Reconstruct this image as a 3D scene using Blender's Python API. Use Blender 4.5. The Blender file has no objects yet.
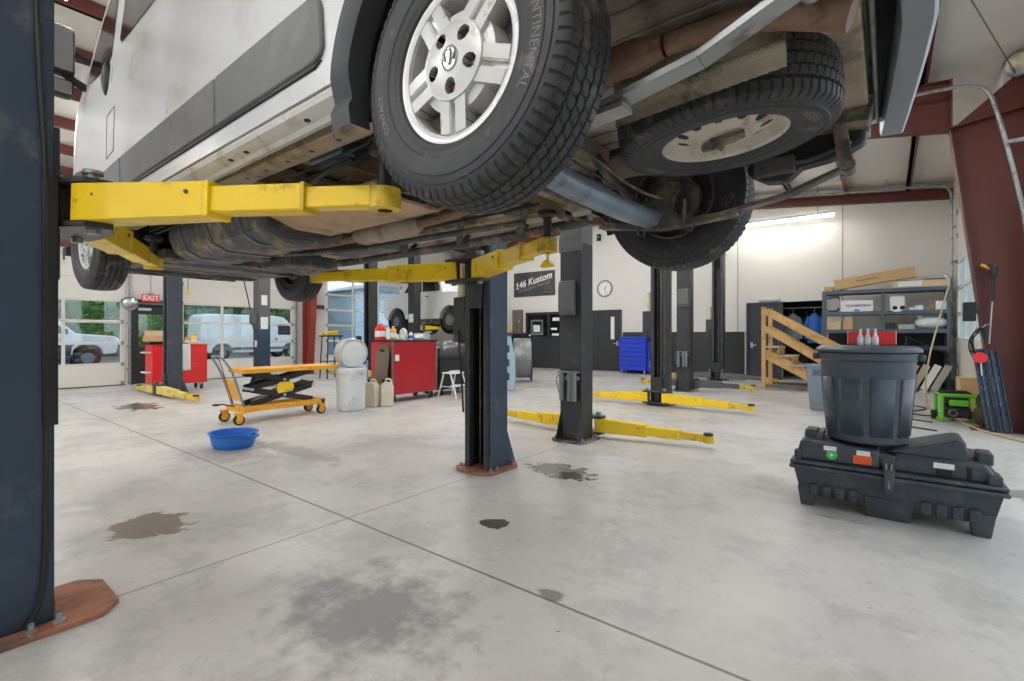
import bpy, math, random
from mathutils import Vector, Matrix
random.seed(7)
PI = math.pi
SC = bpy.context.scene
COL = SC.collection
R = math.radians

# ------------------------------------------------------------------ materials
def S(r, g, b):
    def l(c):
        c /= 255.0
        return c / 12.92 if c <= 0.04045 else ((c + 0.055) / 1.055) ** 2.4
    return (l(r), l(g), l(b), 1.0)

def mat(name, rgb, rough=0.5, metal=0.0, var=0.12, scale=6.0, bump=0.0, bscale=60.0, dirt=None, spec=0.5, coat=0.0):
    """noise-varied principled material; dirt = (rgb, amount 0..1, scale)"""
    m = bpy.data.materials.new(name); m.use_nodes = True
    nt = m.node_tree; N = nt.nodes; L = nt.links
    b = N['Principled BSDF']
    b.inputs['Roughness'].default_value = rough
    b.inputs['Metallic'].default_value = metal
    b.inputs['Specular IOR Level'].default_value = spec
    if coat: b.inputs['Coat Weight'].default_value = coat; b.inputs['Coat Roughness'].default_value = 0.08
    tc = N.new('ShaderNodeTexCoord')
    no = N.new('ShaderNodeTexNoise'); no.inputs['Scale'].default_value = scale; no.inputs['Detail'].default_value = 5
    L.new(tc.outputs['Object'], no.inputs['Vector'])
    c = S(*rgb)
    ra = N.new('ShaderNodeValToRGB')
    ra.color_ramp.elements[0].position = 0.3; ra.color_ramp.elements[1].position = 0.7
    ra.color_ramp.elements[0].color = tuple(x * (1 - var) for x in c[:3]) + (1,)
    ra.color_ramp.elements[1].color = tuple(min(1, x * (1 + var)) for x in c[:3]) + (1,)
    L.new(no.outputs['Fac'], ra.inputs['Fac'])
    out = ra.outputs['Color']
    if dirt:
        n2 = N.new('ShaderNodeTexNoise'); n2.inputs['Scale'].default_value = dirt[2]; n2.inputs['Detail'].default_value = 8; n2.inputs['Roughness'].default_value = 0.65
        L.new(tc.outputs['Object'], n2.inputs['Vector'])
        r2 = N.new('ShaderNodeValToRGB')
        r2.color_ramp.elements[0].position = 0.62 - 0.32 * dirt[1]; r2.color_ramp.elements[1].position = 0.74 - 0.22 * dirt[1]
        L.new(n2.outputs['Fac'], r2.inputs['Fac'])
        mx = N.new('ShaderNodeMix'); mx.data_type = 'RGBA'
        L.new(r2.outputs['Color'], mx.inputs['Factor']); L.new(out, mx.inputs['A']); mx.inputs['B'].default_value = S(*dirt[0])
        out = mx.outputs['Result']
    L.new(out, b.inputs['Base Color'])
    if bump:
        n3 = N.new('ShaderNodeTexNoise'); n3.inputs['Scale'].default_value = bscale; n3.inputs['Detail'].default_value = 4
        L.new(tc.outputs['Object'], n3.inputs['Vector'])
        bp = N.new('ShaderNodeBump'); bp.inputs['Strength'].default_value = bump; bp.inputs['Distance'].default_value = 0.01
        L.new(n3.outputs['Fac'], bp.inputs['Height']); L.new(bp.outputs['Normal'], b.inputs['Normal'])
    return m

def emit(name, rgb, strength):
    m = bpy.data.materials.new(name); m.use_nodes = True
    b = m.node_tree.nodes['Principled BSDF']
    b.inputs['Base Color'].default_value = S(*rgb)
    b.inputs['Emission Color'].default_value = S(*rgb); b.inputs['Emission Strength'].default_value = strength
    return m

def glass(name, tint=(235, 242, 245), refl=0.08):
    m = bpy.data.materials.new(name); m.use_nodes = True
    nt = m.node_tree; N = nt.nodes; L = nt.links
    N.remove(N['Principled BSDF'])
    t = N.new('ShaderNodeBsdfTransparent'); t.inputs['Color'].default_value = S(*tint)
    g = N.new('ShaderNodeBsdfGlossy'); g.inputs['Roughness'].default_value = 0.03
    x = N.new('ShaderNodeMixShader'); x.inputs['Fac'].default_value = refl
    L.new(t.outputs[0], x.inputs[1]); L.new(g.outputs[0], x.inputs[2]); L.new(x.outputs[0], N['Material Output'].inputs['Surface'])
    return m

M = {}
def D(k, *a, **kw): M[k] = mat(k, *a, **kw)
D('van_white', (220, 221, 221), 0.32, var=0.03, scale=1.5, coat=0.4, dirt=((198, 194, 186), 0.22, 2.0))
D('sill_dirty', (212, 210, 206), 0.42, var=0.05, scale=4, dirt=((160, 138, 110), 0.2, 5.0))
D('metal_blue', (186, 202, 216), 0.5, var=0.05)
D('trim_grey', (112, 113, 113), 0.6, var=0.08, scale=3, bump=0.15, bscale=300, dirt=((134, 133, 130), 0.3, 2.5))
D('black_plastic', (34, 35, 37), 0.5, var=0.12, bump=0.1, bscale=200)
D('flare', (58, 60, 63), 0.55, var=0.1, bump=0.1, bscale=300)
D('rubber', (49, 50, 53), 0.55, var=0.15, scale=12, dirt=((110, 105, 97), 0.16, 9.0), spec=0.5)
D('rubber_text', (122, 120, 116), 0.55, var=0.05)
D('rubber_old', (33, 33, 35), 0.7, var=0.2, scale=10)
D('alloy', (216, 216, 214), 0.33, 0.3, var=0.06, scale=9, dirt=((126, 108, 88), 0.12, 14))
D('steel_white', (206, 198, 186), 0.45, 0.1, var=0.08, dirt=((150, 112, 74), 0.26, 9))
D('chrome', (200, 200, 202), 0.3, 1.0, var=0.03)
D('bolt', (120, 92, 62), 0.5, 0.8, var=0.2)
D('under_tan', (172, 157, 136), 0.75, var=0.2, scale=5, dirt=((112, 104, 94), 0.36, 6), bump=0.2, bscale=40)
D('under_dark', (84, 83, 82), 0.6, 0.1, var=0.25, scale=7, dirt=((158, 142, 120), 0.36, 6), bump=0.2, bscale=40)
D('under_blue', (92, 106, 124), 0.45, 0.3, var=0.2, scale=5, dirt=((98, 86, 72), 0.25, 6))
D('under_floor', (184, 176, 162), 0.7, var=0.12, scale=3, dirt=((122, 112, 98), 0.36, 4))
D('rust_pipe', (142, 114, 94), 0.65, 0.35, var=0.25, scale=8, dirt=((84, 58, 42), 0.4, 8))
D('galv', (158, 160, 160), 0.42, 0.55, var=0.12, scale=10, dirt=((112, 96, 78), 0.28, 9))
D('shield', (160, 150, 132), 0.5, 0.5, var=0.2, scale=8, dirt=((84, 74, 60), 0.4, 10), bump=0.4, bscale=120)
D('tan_shield', (190, 156, 124), 0.6, 0.2, var=0.12, scale=4, dirt=((112, 96, 82), 0.3, 5))
D('blue_steel', (132, 144, 156), 0.42, 0.4, var=0.15, scale=6, dirt=((86, 92, 100), 0.25, 5))
D('yellow', (252, 210, 28), 0.38, var=0.06, scale=4, coat=0.15, dirt=((176, 134, 40), 0.14, 6))
D('yellow_worn', (224, 190, 52), 0.45, var=0.08, scale=5, dirt=((120, 92, 44), 0.22, 7))
D('yellow_pale', (226, 204, 110), 0.5, var=0.1, scale=5, dirt=((120, 98, 60), 0.24, 6))
D('post_slate', (56, 64, 74), 0.42, 0.1, var=0.15, scale=3, dirt=((84, 88, 90), 0.2, 5))
D('navy', (44, 61, 80), 0.4, 0.1, var=0.16, scale=2.5, dirt=((84, 92, 100), 0.2, 4), coat=0.1)
D('post_black', (54, 56, 58), 0.42, 0.15, var=0.18, scale=3, dirt=((78, 78, 76), 0.2, 5))
D('post_inner', (22, 23, 25), 0.5, 0.1, var=0.2)
D('post_grey', (96, 98, 98), 0.45, 0.1, var=0.1, scale=3)
D('rust_plate', (168, 112, 86), 0.7, 0.15, var=0.22, scale=8, dirt=((108, 88, 80), 0.4, 7), bump=0.3)
D('brown_steel', (98, 45, 37), 0.5, var=0.1, scale=2, dirt=((88, 38, 34), 0.2, 2))
D('red_steel', (146, 60, 48), 0.5, var=0.08, scale=2)
D('wall_white', (218, 215, 208), 0.75, var=0.02, scale=0.7)
D('door_white', (226, 224, 216), 0.6, var=0.03, scale=1)
D('wains', (40, 42, 45), 0.55, var=0.1, scale=1.5)
D('insul', (222, 219, 212), 0.75, var=0.05, scale=1.2, bump=0.9, bscale=2.5)
D('door_black', (38, 40, 43), 0.45, var=0.08, scale=2)
D('door_navy', (48, 54, 66), 0.5, var=0.08)
D('dark', (20, 20, 22), 0.6, var=0.2)
D('wood', (206, 164, 106), 0.6, var=0.14, scale=4, dirt=((168, 122, 74), 0.3, 7))
D('tread_wood', (178, 168, 152), 0.7, var=0.12, scale=6)
D('cardboard', (202, 166, 120), 0.75, var=0.08, scale=4)
D('cardboard_pale', (214, 188, 150), 0.75, var=0.06, scale=4)
D('paper', (232, 232, 230), 0.6, var=0.03)
D('red', (172, 12, 30), 0.28, var=0.06, scale=2, coat=0.4)
D('red_bright', (222, 40, 42), 0.4, var=0.05, scale=2)
D('blue', (24, 62, 196), 0.35, var=0.06, scale=2, coat=0.2)
D('pan_blue', (30, 104, 186), 0.45, var=0.06, scale=4)
D('white_plastic', (220, 222, 222), 0.45, var=0.04, scale=3, dirt=((186, 184, 176), 0.25, 4))
D('cream', (214, 206, 186), 0.5, var=0.06)
D('grey_plastic', (128, 138, 150), 0.5, var=0.06, scale=3)
D('can_grey', (66, 76, 87), 0.42, var=0.1, scale=3, dirt=((84, 86, 86), 0.2, 5), bump=0.08, bscale=120)
D('tub_black', (60, 66, 74), 0.46, var=0.12, scale=4, dirt=((90, 90, 88), 0.22, 5), bump=0.1, bscale=90)
D('shelf_grey', (92, 100, 110), 0.45, 0.2, var=0.1)
D('orange_yellow', (232, 166, 42), 0.42, var=0.06, scale=4, dirt=((180, 120, 40), 0.15, 8))
D('green', (110, 200, 52), 0.45, var=0.06)
D('orange', (230, 92, 40), 0.5, var=0.04)
D('label_green', (70, 200, 100), 0.5, var=0.04)
D('ramp_blue', (64, 76, 92), 0.38, 0.45, var=0.2, scale=5, dirt=((110, 120, 132), 0.3, 6))
D('pale_blue', (158, 184, 200), 0.45, 0.1, var=0.08, scale=4)
D('drum_grey', (136, 138, 140), 0.4, 0.5, var=0.1, scale=4)
D('alu', (196, 198, 200), 0.35, 0.6, var=0.06)
D('bag_black', (36, 38, 42), 0.3, var=0.2, scale=8, bump=0.6, bscale=10)
D('bag_white', (226, 228, 232), 0.4, var=0.05, bump=0.6, bscale=14)
D('bag_brown', (66, 54, 44), 0.8, var=0.25, scale=9, bump=0.8, bscale=18)
D('asphalt', (150, 150, 148), 0.85, var=0.1, scale=2, bump=0.2)
D('foliage', (128, 168, 88), 0.6, var=0.45, scale=0.9)
D('foliage_dark', (88, 126, 66), 0.6, var=0.45, scale=0.9)
D('bark', (92, 76, 60), 0.8, var=0.2)
D('hose_tan', (196, 178, 138), 0.5, var=0.05)
D('cable', (26, 26, 28), 0.5, var=0.1)
D('rope_red', (178, 66, 54), 0.6, var=0.1)
D('exit_red', (224, 92, 92), 0.5, var=0.03)
D('water_tank', (120, 150, 190), 0.3, var=0.05)
D('board_brown', (108, 98, 86), 0.6, var=0.08)
M['glass'] = glass('glass')
M['van_glass'] = mat('van_glass', (24, 26, 28), 0.12, var=0.1, spec=0.35)
M['sun_glass'] = glass('sun_glass', (170, 190, 205), 0.12)
M['lamp'] = emit('lamp', (252, 252, 252), 40.0)
M['lamp_strip'] = emit('lamp_strip', (255, 252, 246), 9.0)

# concrete floor: joints, stains and puddles with shapes of their own
def concrete():
    m = bpy.data.materials.new('concrete'); m.use_nodes = True
    nt = m.node_tree; N = nt.nodes; L = nt.links; b = N['Principled BSDF']
    tc = N.new('ShaderNodeTexCoord'); sep = N.new('ShaderNodeSeparateXYZ'); L.new(tc.outputs['Object'], sep.inputs[0])
    def noise(sc, det=6, rough=0.6):
        n = N.new('ShaderNodeTexNoise'); n.inputs['Scale'].default_value = sc; n.inputs['Detail'].default_value = det; n.inputs['Roughness'].default_value = rough
        L.new(tc.outputs['Object'], n.inputs['Vector']); return n.outputs['Fac']
    def math_(op, a, c=None, clamp=False):
        n = N.new('ShaderNodeMath'); n.operation = op; n.use_clamp = clamp
        for i, x in enumerate((a, c)):
            if x is None: continue
            if isinstance(x, (int, float)): n.inputs[i].default_value = x
            else: L.new(x, n.inputs[i])
        return n.outputs[0]
    def ramp(f, p0, c0, p1, c1):
        r = N.new('ShaderNodeValToRGB'); e = r.color_ramp.elements
        e[0].position, e[0].color, e[1].position, e[1].color = p0, c0, p1, c1
        L.new(f, r.inputs['Fac']); return r.outputs['Color']
    def mix(f, a, c):
        n = N.new('ShaderNodeMix'); n.data_type = 'RGBA'
        L.new(f, n.inputs['Factor']); L.new(a, n.inputs['A'])
        if isinstance(c, tuple): n.inputs['B'].default_value = c
        else: L.new(c, n.inputs['B'])
        return n.outputs['Result']
    base = ramp(noise(0.55, 8), 0.32, S(186, 183, 178), 0.68, S(212, 209, 203))
    big = noise(1.7, 10, 0.72)
    base = mix(math_('MULTIPLY', ramp(big, 0.50, (0, 0, 0, 1), 0.62, (1, 1, 1, 1)), 0.55), base, S(162, 161, 159))
    base = mix(math_('MULTIPLY', ramp(noise(0.9, 12, 0.7), 0.53, (0, 0, 0, 1), 0.57, (1, 1, 1, 1)), 0.32), base, S(158, 156, 152))
    base = mix(math_('MULTIPLY', ramp(noise(5.0, 9, 0.75), 0.60, (0, 0, 0, 1), 0.66, (1, 1, 1, 1)), 0.4), base, S(150, 148, 145))
    base = mix(math_('MULTIPLY', ramp(noise(2.9, 10, 0.8), 0.58, (0, 0, 0, 1), 0.66, (1, 1, 1, 1)), 0.5), base, S(224, 222, 217))
    base = mix(math_('MULTIPLY', ramp(noise(24, 4), 0.58, (0, 0, 0, 1), 0.72, (1, 1, 1, 1)), 0.28), base, S(146, 143, 138))
    base = mix(math_('MULTIPLY', ramp(noise(11, 2), 0.755, (0, 0, 0, 1), 0.775, (1, 1, 1, 1)), 0.75), base, S(96, 92, 86))
    rough = math_('MULTIPLY_ADD', big, 0.25); N[-1].inputs[2].default_value = 0.30
    wob = noise(5.5, 6, 0.6)
    # blobs: (x, y, rx, ry, colour, softness, strength, wet)
    for x, y, rx, ry, c, soft, st, wet in (
        (-3.98, 1.07, 0.30, 0.22, S(112, 100, 84), 0.10, 0.85, 0.5), (-2.14, 2.55, 0.11, 0.08, S(58, 58, 52), 0.12, 0.9, 1.0),
        (-2.48, 3.92, 0.36, 0.22, S(120, 116, 108), 0.18, 0.8, 0.9), (-2.3, 3.85, 0.16, 0.12, S(78, 76, 70), 0.2, 0.8, 1.0),
        (-1.93, 1.38, 0.55, 0.42, S(122, 120, 119), 0.6, 0.8, 0.0), (-10.75, 2.7, 0.6, 0.33, S(92, 86, 76), 0.15, 0.9, 1.0),
        (-1.32, 2.02, 0.09, 0.05, S(104, 100, 94), 0.4, 0.8, 0.0), (-5.2, 2.75, 1.0, 0.18, S(150, 146, 138), 0.4, 0.7, 0.4),
        (-0.55, 2.2, 0.25, 1.1, S(202, 199, 192), 0.7, 0.5, 0.0), (1.1, 5.6, 0.5, 0.25, S(120, 112, 102), 0.3, 0.7, 0.5),
        (-5.7, 2.25, 0.6, 0.4, S(150, 140, 126), 0.6, 0.7, 0.0), (-7.8, 9.9, 0.5, 0.12, S(90, 88, 84), 0.2, 0.7, 0.0)):
        dx = math_('MULTIPLY', math_('ADD', sep.outputs[0], -x), 1 / rx); dy = math_('MULTIPLY', math_('ADD', sep.outputs[1], -y), 1 / ry)
        d = math_('SQRT', math_('ADD', math_('MULTIPLY', dx, dx), math_('MULTIPLY', dy, dy)))
        d = math_('ADD', d, math_('MULTIPLY', math_('ADD', wob, -0.5), 2.6))
        f = ramp(d, max(0.0, 1 - soft), (1, 1, 1, 1), 1.0 if soft < 0.5 else 0.999, (0, 0, 0, 1))
        f = math_('MULTIPLY', f, st)
        base = mix(f, base, c)
        if wet: rough = math_('SUBTRACT', rough, math_('MULTIPLY', f, 0.26 * wet), True)
    # saw-cut joints
    hs = []
    for ax, pos, w, st in ((1, 1.97, 0.012, 0.9), (0, -3.02, 0.009, 0.7), (1, 7.9, 0.008, 0.5), (0, -9.0, 0.008, 0.5), (1, 13.6, 0.008, 0.5), (1, -3.9, 0.008, 0.5)):
        d = math_('ABSOLUTE', math_('ADD', math_('ADD', sep.outputs[ax], -pos), math_('MULTIPLY', math_('ADD', wob, -0.5), 0.006)))
        f = math_('MULTIPLY', ramp(d, w * 0.45, (1, 1, 1, 1), w, (0, 0, 0, 1)), st)
        base = mix(f, base, S(92, 88, 83)); hs.append(f)
    L.new(base, b.inputs['Base Color'])
    L.new(math_('MAXIMUM', rough, 0.08), b.inputs['Roughness'])
    bp = N.new('ShaderNodeBump'); bp.inputs['Strength'].default_value = 0.06; bp.inputs['Distance'].default_value = 0.02
    L.new(noise(40, 4), bp.inputs['Height']); L.new(bp.outputs['Normal'], b.inputs['Normal'])
    return m
M['concrete'] = concrete()

# ------------------------------------------------------------------ mesh builder
class MB:
    def __init__(s): s.v = []; s.f = []; s.mi = []; s.k = 0
    def add(s, vs, fs):
        o = len(s.v); s.v += [tuple(p) for p in vs]
        s.f += [tuple(o + i for i in q) for q in fs]; s.mi += [s.k] * len(fs); return s
    def box(s, c, d, rz=0, rot=None):
        x, y, z = (t / 2 for t in d)
        vs = [Vector(p) for p in ((-x,-y,-z),(x,-y,-z),(x,y,-z),(-x,y,-z),(-x,-y,z),(x,-y,z),(x,y,z),(-x,y,z))]
        m = rot if rot is not None else Matrix.Rotation(rz, 3, 'Z')
        vs = [m @ p + Vector(c) for p in vs]
        return s.add(vs, [(0,3,2,1),(4,5,6,7),(0,1,5,4),(1,2,6,5),(2,3,7,6),(3,0,4,7)])
    def b2(s, x0, y0, z0, x1, y1, z1): return s.box(((x0+x1)/2,(y0+y1)/2,(z0+z1)/2), (abs(x1-x0),abs(y1-y0),abs(z1-z0)))
    def frame(s, p0, p1, up=(0,0,1)):
        a = (Vector(p1)-Vector(p0)); l = a.length; a.normalize()
        u = Vector(up)
        if abs(a.dot(u)) > 0.99: u = Vector((1,0,0))
        x = a.cross(u).normalized(); return a, x, x.cross(a).normalized(), l
    def beam(s, p0, p1, w, h, w1=None, h1=None, up=(0,0,1)):
        a, x, u, l = s.frame(p0, p1, up); w1 = w if w1 is None else w1; h1 = h if h1 is None else h1
        vs = []
        for p, ww, hh in ((Vector(p0),w,h),(Vector(p1),w1,h1)):
            vs += [p - x*ww/2 - u*hh/2, p + x*ww/2 - u*hh/2, p + x*ww/2 + u*hh/2, p - x*ww/2 + u*hh/2]
        return s.add(vs, [(3,2,1,0),(4,5,6,7),(0,1,5,4),(1,2,6,5),(2,3,7,6),(3,0,4,7)])
    def cyl(s, p0, p1, r, r1=None, n=16, cap=True):
        a, x, u, l = s.frame(p0, p1); r1 = r if r1 is None else r1
        vs = []
        for p, rr in ((Vector(p0),r),(Vector(p1),r1)):
            for i in range(n):
                t = 2*PI*i/n; vs.append(p + x*math.cos(t)*rr + u*math.sin(t)*rr)
        fs = [(i,(i+1)%n,n+(i+1)%n,n+i) for i in range(n)]
        if cap: fs += [tuple(range(n-1,-1,-1)), tuple(range(n,2*n))]
        return s.add(vs, fs)
    def tube(s, pts, r, n=8, smooth=0):
        P = [Vector(p) for p in pts]
        for _ in range(smooth):
            q = [P[0]]
            for a, b in zip(P, P[1:]): q += [a*0.75+b*0.25, a*0.25+b*0.75]
            P = q + [P[-1]]
        rr = r if isinstance(r, (list, tuple)) else [r]*len(P)
        vs = []; px = None
        for i, p in enumerate(P):
            t = (P[min(i+1,len(P)-1)] - P[max(i-1,0)]).normalized()
            if px is None:
                u = Vector((0,0,1)) if abs(t.z) < 0.9 else Vector((1,0,0))
                px = t.cross(u).normalized()
            else: px = (px - t*px.dot(t)).normalized()
            y = t.cross(px)
            for k in range(n): vs.append(p + px*math.cos(2*PI*k/n)*rr[i] + y*math.sin(2*PI*k/n)*rr[i])
        fs = []
        for i in range(len(P)-1):
            for k in range(n): fs.append((i*n+k, i*n+(k+1)%n, (i+1)*n+(k+1)%n, (i+1)*n+k))
        fs += [tuple(range(n-1,-1,-1)), tuple(range((len(P)-1)*n, len(P)*n))]
        return s.add(vs, fs)
    def lathe(s, prof, c=(0,0,0), n=32, axis='Z', sx=1, sy=1, closed=False):
        vs = []
        for r, z in prof:
            for i in range(n):
                t = 2*PI*i/n; a, b = r*math.cos(t)*sx, r*math.sin(t)*sy
                p = (a,b,z) if axis == 'Z' else ((a,z,b) if axis == 'Y' else (z,a,b))
                vs.append((p[0]+c[0], p[1]+c[1], p[2]+c[2]))
        m = len(prof); fs = []
        for j in range(m if closed else m-1):
            for i in range(n):
                q = (j*n+i, j*n+(i+1)%n, ((j+1)%m)*n+(i+1)%n, ((j+1)%m)*n+i)
                fs.append(q if axis != 'Y' else q[::-1])
        return s.add(vs, fs)
    def prism(s, poly, axis, a0, a1):
        """poly: 2-D outline; axis 'y' -> (x,z), 'x' -> (y,z), 'z' -> (x,y)"""
        def P(p, a): return (p[0],a,p[1]) if axis == 'y' else ((a,p[0],p[1]) if axis == 'x' else (p[0],p[1],a))
        n = len(poly); vs = [P(p,a0) for p in poly] + [P(p,a1) for p in poly]
        return s.add(vs, [tuple(range(n-1,-1,-1)), tuple(range(n,2*n))] + [(i,(i+1)%n,n+(i+1)%n,n+i) for i in range(n)])
    def ball(s, c, r, n=16, sc=(1,1,1), jit=0.0):
        h = n//2; vs = []; rnd = random.Random(int(abs(c[0]*97+c[1]*31+c[2]*7)*1000)+n)
        for j in range(h+1):
            p = PI*j/h
            for i in range(n):
                t = 2*PI*i/n; k = 1+jit*(rnd.random()-0.5)*2 if 0 < j < h else 1
                vs.append((c[0]+r*k*sc[0]*math.sin(p)*math.cos(t), c[1]+r*k*sc[1]*math.sin(p)*math.sin(t), c[2]+r*k*sc[2]*math.cos(p)))
        return s.add(vs, [(j*n+i, (j+1)*n+i, (j+1)*n+(i+1)%n, j*n+(i+1)%n) for j in range(h) for i in range(n)])
    def mesh(s, name, mats, sharp=32, off=None):
        me = bpy.data.meshes.new(name)
        vs = s.v if off is None else [(p[0]-off[0],p[1]-off[1],p[2]-off[2]) for p in s.v]
        me.from_pydata(vs, [], s.f); 
        for q in (mats if isinstance(mats, (list,tuple)) else [mats]): me.materials.append(M[q] if isinstance(q,str) else q)
        if any(s.mi): me.polygons.foreach_set('material_index', s.mi)
        import bmesh as _b
        bm = _b.new(); bm.from_mesh(me); _b.ops.recalc_face_normals(bm, faces=bm.faces); bm.to_mesh(me); bm.free()
        me.polygons.foreach_set('use_smooth', [True]*len(me.polygons))
        me.set_sharp_from_angle(angle=R(sharp)); me.update()
        return me
    def build(s, name, mats, parent=None, bev=0.0, seg=2, sharp=32, abs_=False):
        off = None
        if parent is not None and abs_:
            off = Vector((0,0,0)); p = parent
            while p is not None: off = off + Vector(p.location); p = p.parent
        o = bpy.data.objects.new(name, s.mesh(name, mats, sharp, off)); COL.objects.link(o)
        if parent is not None: o.parent = parent
        if bev:
            b = o.modifiers.new('bevel','BEVEL'); b.width = bev; b.segments = seg; b.limit_method = 'ANGLE'; b.angle_limit = R(40)
        return o

def tag(o, label=None, cat=None, group=None, kind=None):
    if label: o['label'] = label
    if cat: o['category'] = cat
    if group: o['group'] = group
    if kind: o['kind'] = kind
    return o
def thing(name, label, cat, loc=(0,0,0), rz=0.0, group=None):
    o = bpy.data.objects.new(name, None); COL.objects.link(o); o.empty_display_size = 0.1
    o.location = loc; o.rotation_euler = (0,0,rz); return tag(o, label, cat, group)
def struct(mb, name, mats, bev=0.0, label=None, parent=None, sharp=32):
    o = mb.build(name, mats, parent, bev, sharp=sharp)
    if parent is None:
        o['kind'] = 'structure'
        if label: o['label'] = label
    return o
def kids(o): return [c for c in bpy.data.objects if c.parent == o]
def copy_tree(o, loc=None, rz=None, label=None, parent=None):
    ch = kids(o); c = o.copy(); COL.objects.link(c)
    if parent is not None: c.parent = parent
    if loc is not None: c.location = loc
    if rz is not None: c.rotation_euler = (0,0,rz)
    if label: c['label'] = label
    for k in ch: copy_tree(k, parent=c)
    return c
def text_mesh(s, size, depth=0.0, bold=0.0):
    cu = bpy.data.curves.new('lettering','FONT'); cu.body = s; cu.size = size; cu.extrude = depth; cu.align_x = 'CENTER'; cu.align_y = 'CENTER'; cu.offset = bold
    o = bpy.data.objects.new('lettering', cu); COL.objects.link(o)
    me = bpy.data.meshes.new_from_object(o.evaluated_get(bpy.context.evaluated_depsgraph_get()))
    bpy.data.objects.remove(o); bpy.data.curves.remove(cu); return me
def text_obj(s, size, depth, mx, m, parent, name='lettering', bend=None):
    me = text_mesh(s, size, depth, size*0.02)
    if bend:
        for v in me.vertices:
            a = bend[1] + v.co.x / bend[0] * bend[2]; r = bend[0] + v.co.y
            v.co = (r*math.cos(a), v.co.z, r*math.sin(a))
    if mx is not None: me.transform(mx)
    me.materials.clear(); me.materials.append(M[m])
    o = bpy.data.objects.new(name, me); COL.objects.link(o); o.parent = parent; return o
D('step_steel', (150, 158, 166), 0.42, 0.25, var=0.05, scale=3)
D('sign_dark', (58, 58, 58), 0.5, var=0.25, scale=2)
D('chest_pull', (20, 44, 150), 0.3, var=0.05)
D('wall_grey', (172, 172, 168), 0.6, var=0.06, scale=3)
# ------------------------------------------------------------------ camera, world
cd = bpy.data.cameras.new('camera'); cam = bpy.data.objects.new('camera', cd); COL.objects.link(cam)
cd.sensor_width = 36; cd.lens = 36*481/1024; cd.shift_y = -5.5/1024; cd.clip_start = 0.05; cd.clip_end = 300
cam.location = (0,0,1.3); cam.rotation_euler = (PI/2,0,math.atan2(0.616,0.788)); SC.camera = cam
w = bpy.data.worlds.new('sky'); SC.world = w; w.use_nodes = True
bg = w.node_tree.nodes['Background']; bg.inputs['Color'].default_value = (0.82,0.91,1.0,1); bg.inputs['Strength'].default_value = 0.8
SC.view_settings.view_transform = 'Standard'; SC.view_settings.look = 'None'; SC.view_settings.gamma = 1.0
SC.view_settings.exposure = 1.3; SC.view_settings.use_curve_mapping = False
SC.cycles.max_bounces = 8; SC.cycles.diffuse_bounces = 5; SC.cycles.transparent_max_bounces = 12
SC.cycles.sample_clamp_indirect = 6.0

XL, XR, YB, YF = -15.6, 1.5, 15.8, -6.0
def roof_z(x): return 5.0 + 0.105*(1.4 - x) if x > -7.05 else 5.0 + 0.105*(x + 15.5)

# ------------------------------------------------------------------ setting
m = MB(); m.b2(XL-0.2, YF, -0.2, XR+0.2, YB+2.2, 0); struct(m,'floor','concrete')
m = MB(); m.add([(-75,-40,-0.06),(60,-40,-0.06),(60,60,-0.06),(-75,60,-0.06)],[(0,1,2,3)]); struct(m,'ground','asphalt', label='pale tarmac of the yard outside the bay doors')
m = MB()
pr = [(XL-0.2,roof_z(XL)),(-7.05,roof_z(-7.04)),(XR+0.2,roof_z(XR))]
pr2 = [(x,z+0.12) for x,z in pr][::-1]
m.prism(pr+pr2,'y',YF-0.1,YB+0.2); struct(m,'ceiling','insul', label='white insulation blanket of the sloping roof')

def wall_x(name, x0, x1, holes, ya, yb, zt, matn='wall_white'):
    """wall in a plane of constant x with rectangular holes (y0,y1,z0,z1) sorted by y"""
    m = MB(); y = ya
    for h in holes:
        if h[0] > y: m.b2(x0,y,0,x1,h[0],zt)
        m.b2(x0,h[0],h[3],x1,h[1],zt)
        if h[2] > 0: m.b2(x0,h[0],0,x1,h[1],h[2])
        y = h[1]
    m.b2(x0,y,0,x1,yb,zt); return struct(m,name,matn)
wall_x('wall_left', XL-0.16, XL, [(0.1,3.66,0,3.3),(3.78,4.68,0,2.12),(4.88,8.17,0,3.3),(9.3,12.7,0,3.3)], YF, YB, 5.05)
wall_x('wall_right', XR, XR+0.16, [(2.6,8.7,0,4.2)], YF, 9.34, 5.05)
wall_x('wall_side', 1.24, XR+0.16, [(9.72,14.85,0,4.15)], 9.34, YB, 5.05)
# back wall: gable shape with one recess
m = MB()
gp = [(XL-0.1,0),(-2.42,0),(-2.42,2.26),(-1.36,2.26),(-1.36,0),(XR+0.1,0),(XR+0.1,roof_z(XR)),(-7.05,roof_z(-7.04)),(XL-0.1,roof_z(XL))]
m.prism(gp,'y',YB,YB+0.16); struct(m,'wall_back','wall_white')
m = MB()   # closet behind the recess
m.b2(-2.6,YB+1.5,0,-1.2,YB+1.56,2.4); m.b2(-2.6,YB+0.16,0,-2.5,YB+1.5,2.4); m.b2(-1.3,YB+0.16,0,-1.2,YB+1.5,2.4); m.b2(-2.6,YB+0.16,2.34,-1.2,YB+1.5,2.4)
struct(m,'wall_inner','wains')
m = MB(); m.prism([(XL-0.1,0),(-9.0,0),(-9.0,4.1),(-5.4,4.1),(-5.4,0),(-4.0,0),(-4.0,4.1),(-0.4,4.1),(-0.4,0),(XR+0.1,0),(XR+0.1,roof_z(XR)),(-7.05,roof_z(-7.04)),(XL-0.1,roof_z(XL))],'y',YF-0.16,YF); struct(m,'wall_front','wall_white')  # two open bays added in this unseen wall to let daylight onto the van
m = MB()
for a,b in ((XL,-11.6),(-9.85,-8.72),(-7.38,-3.42),(-1.3,XR)): m.b2(a,YB-0.02,0,b,YB,1.4)
WAINS = m
tn = [0]
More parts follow.
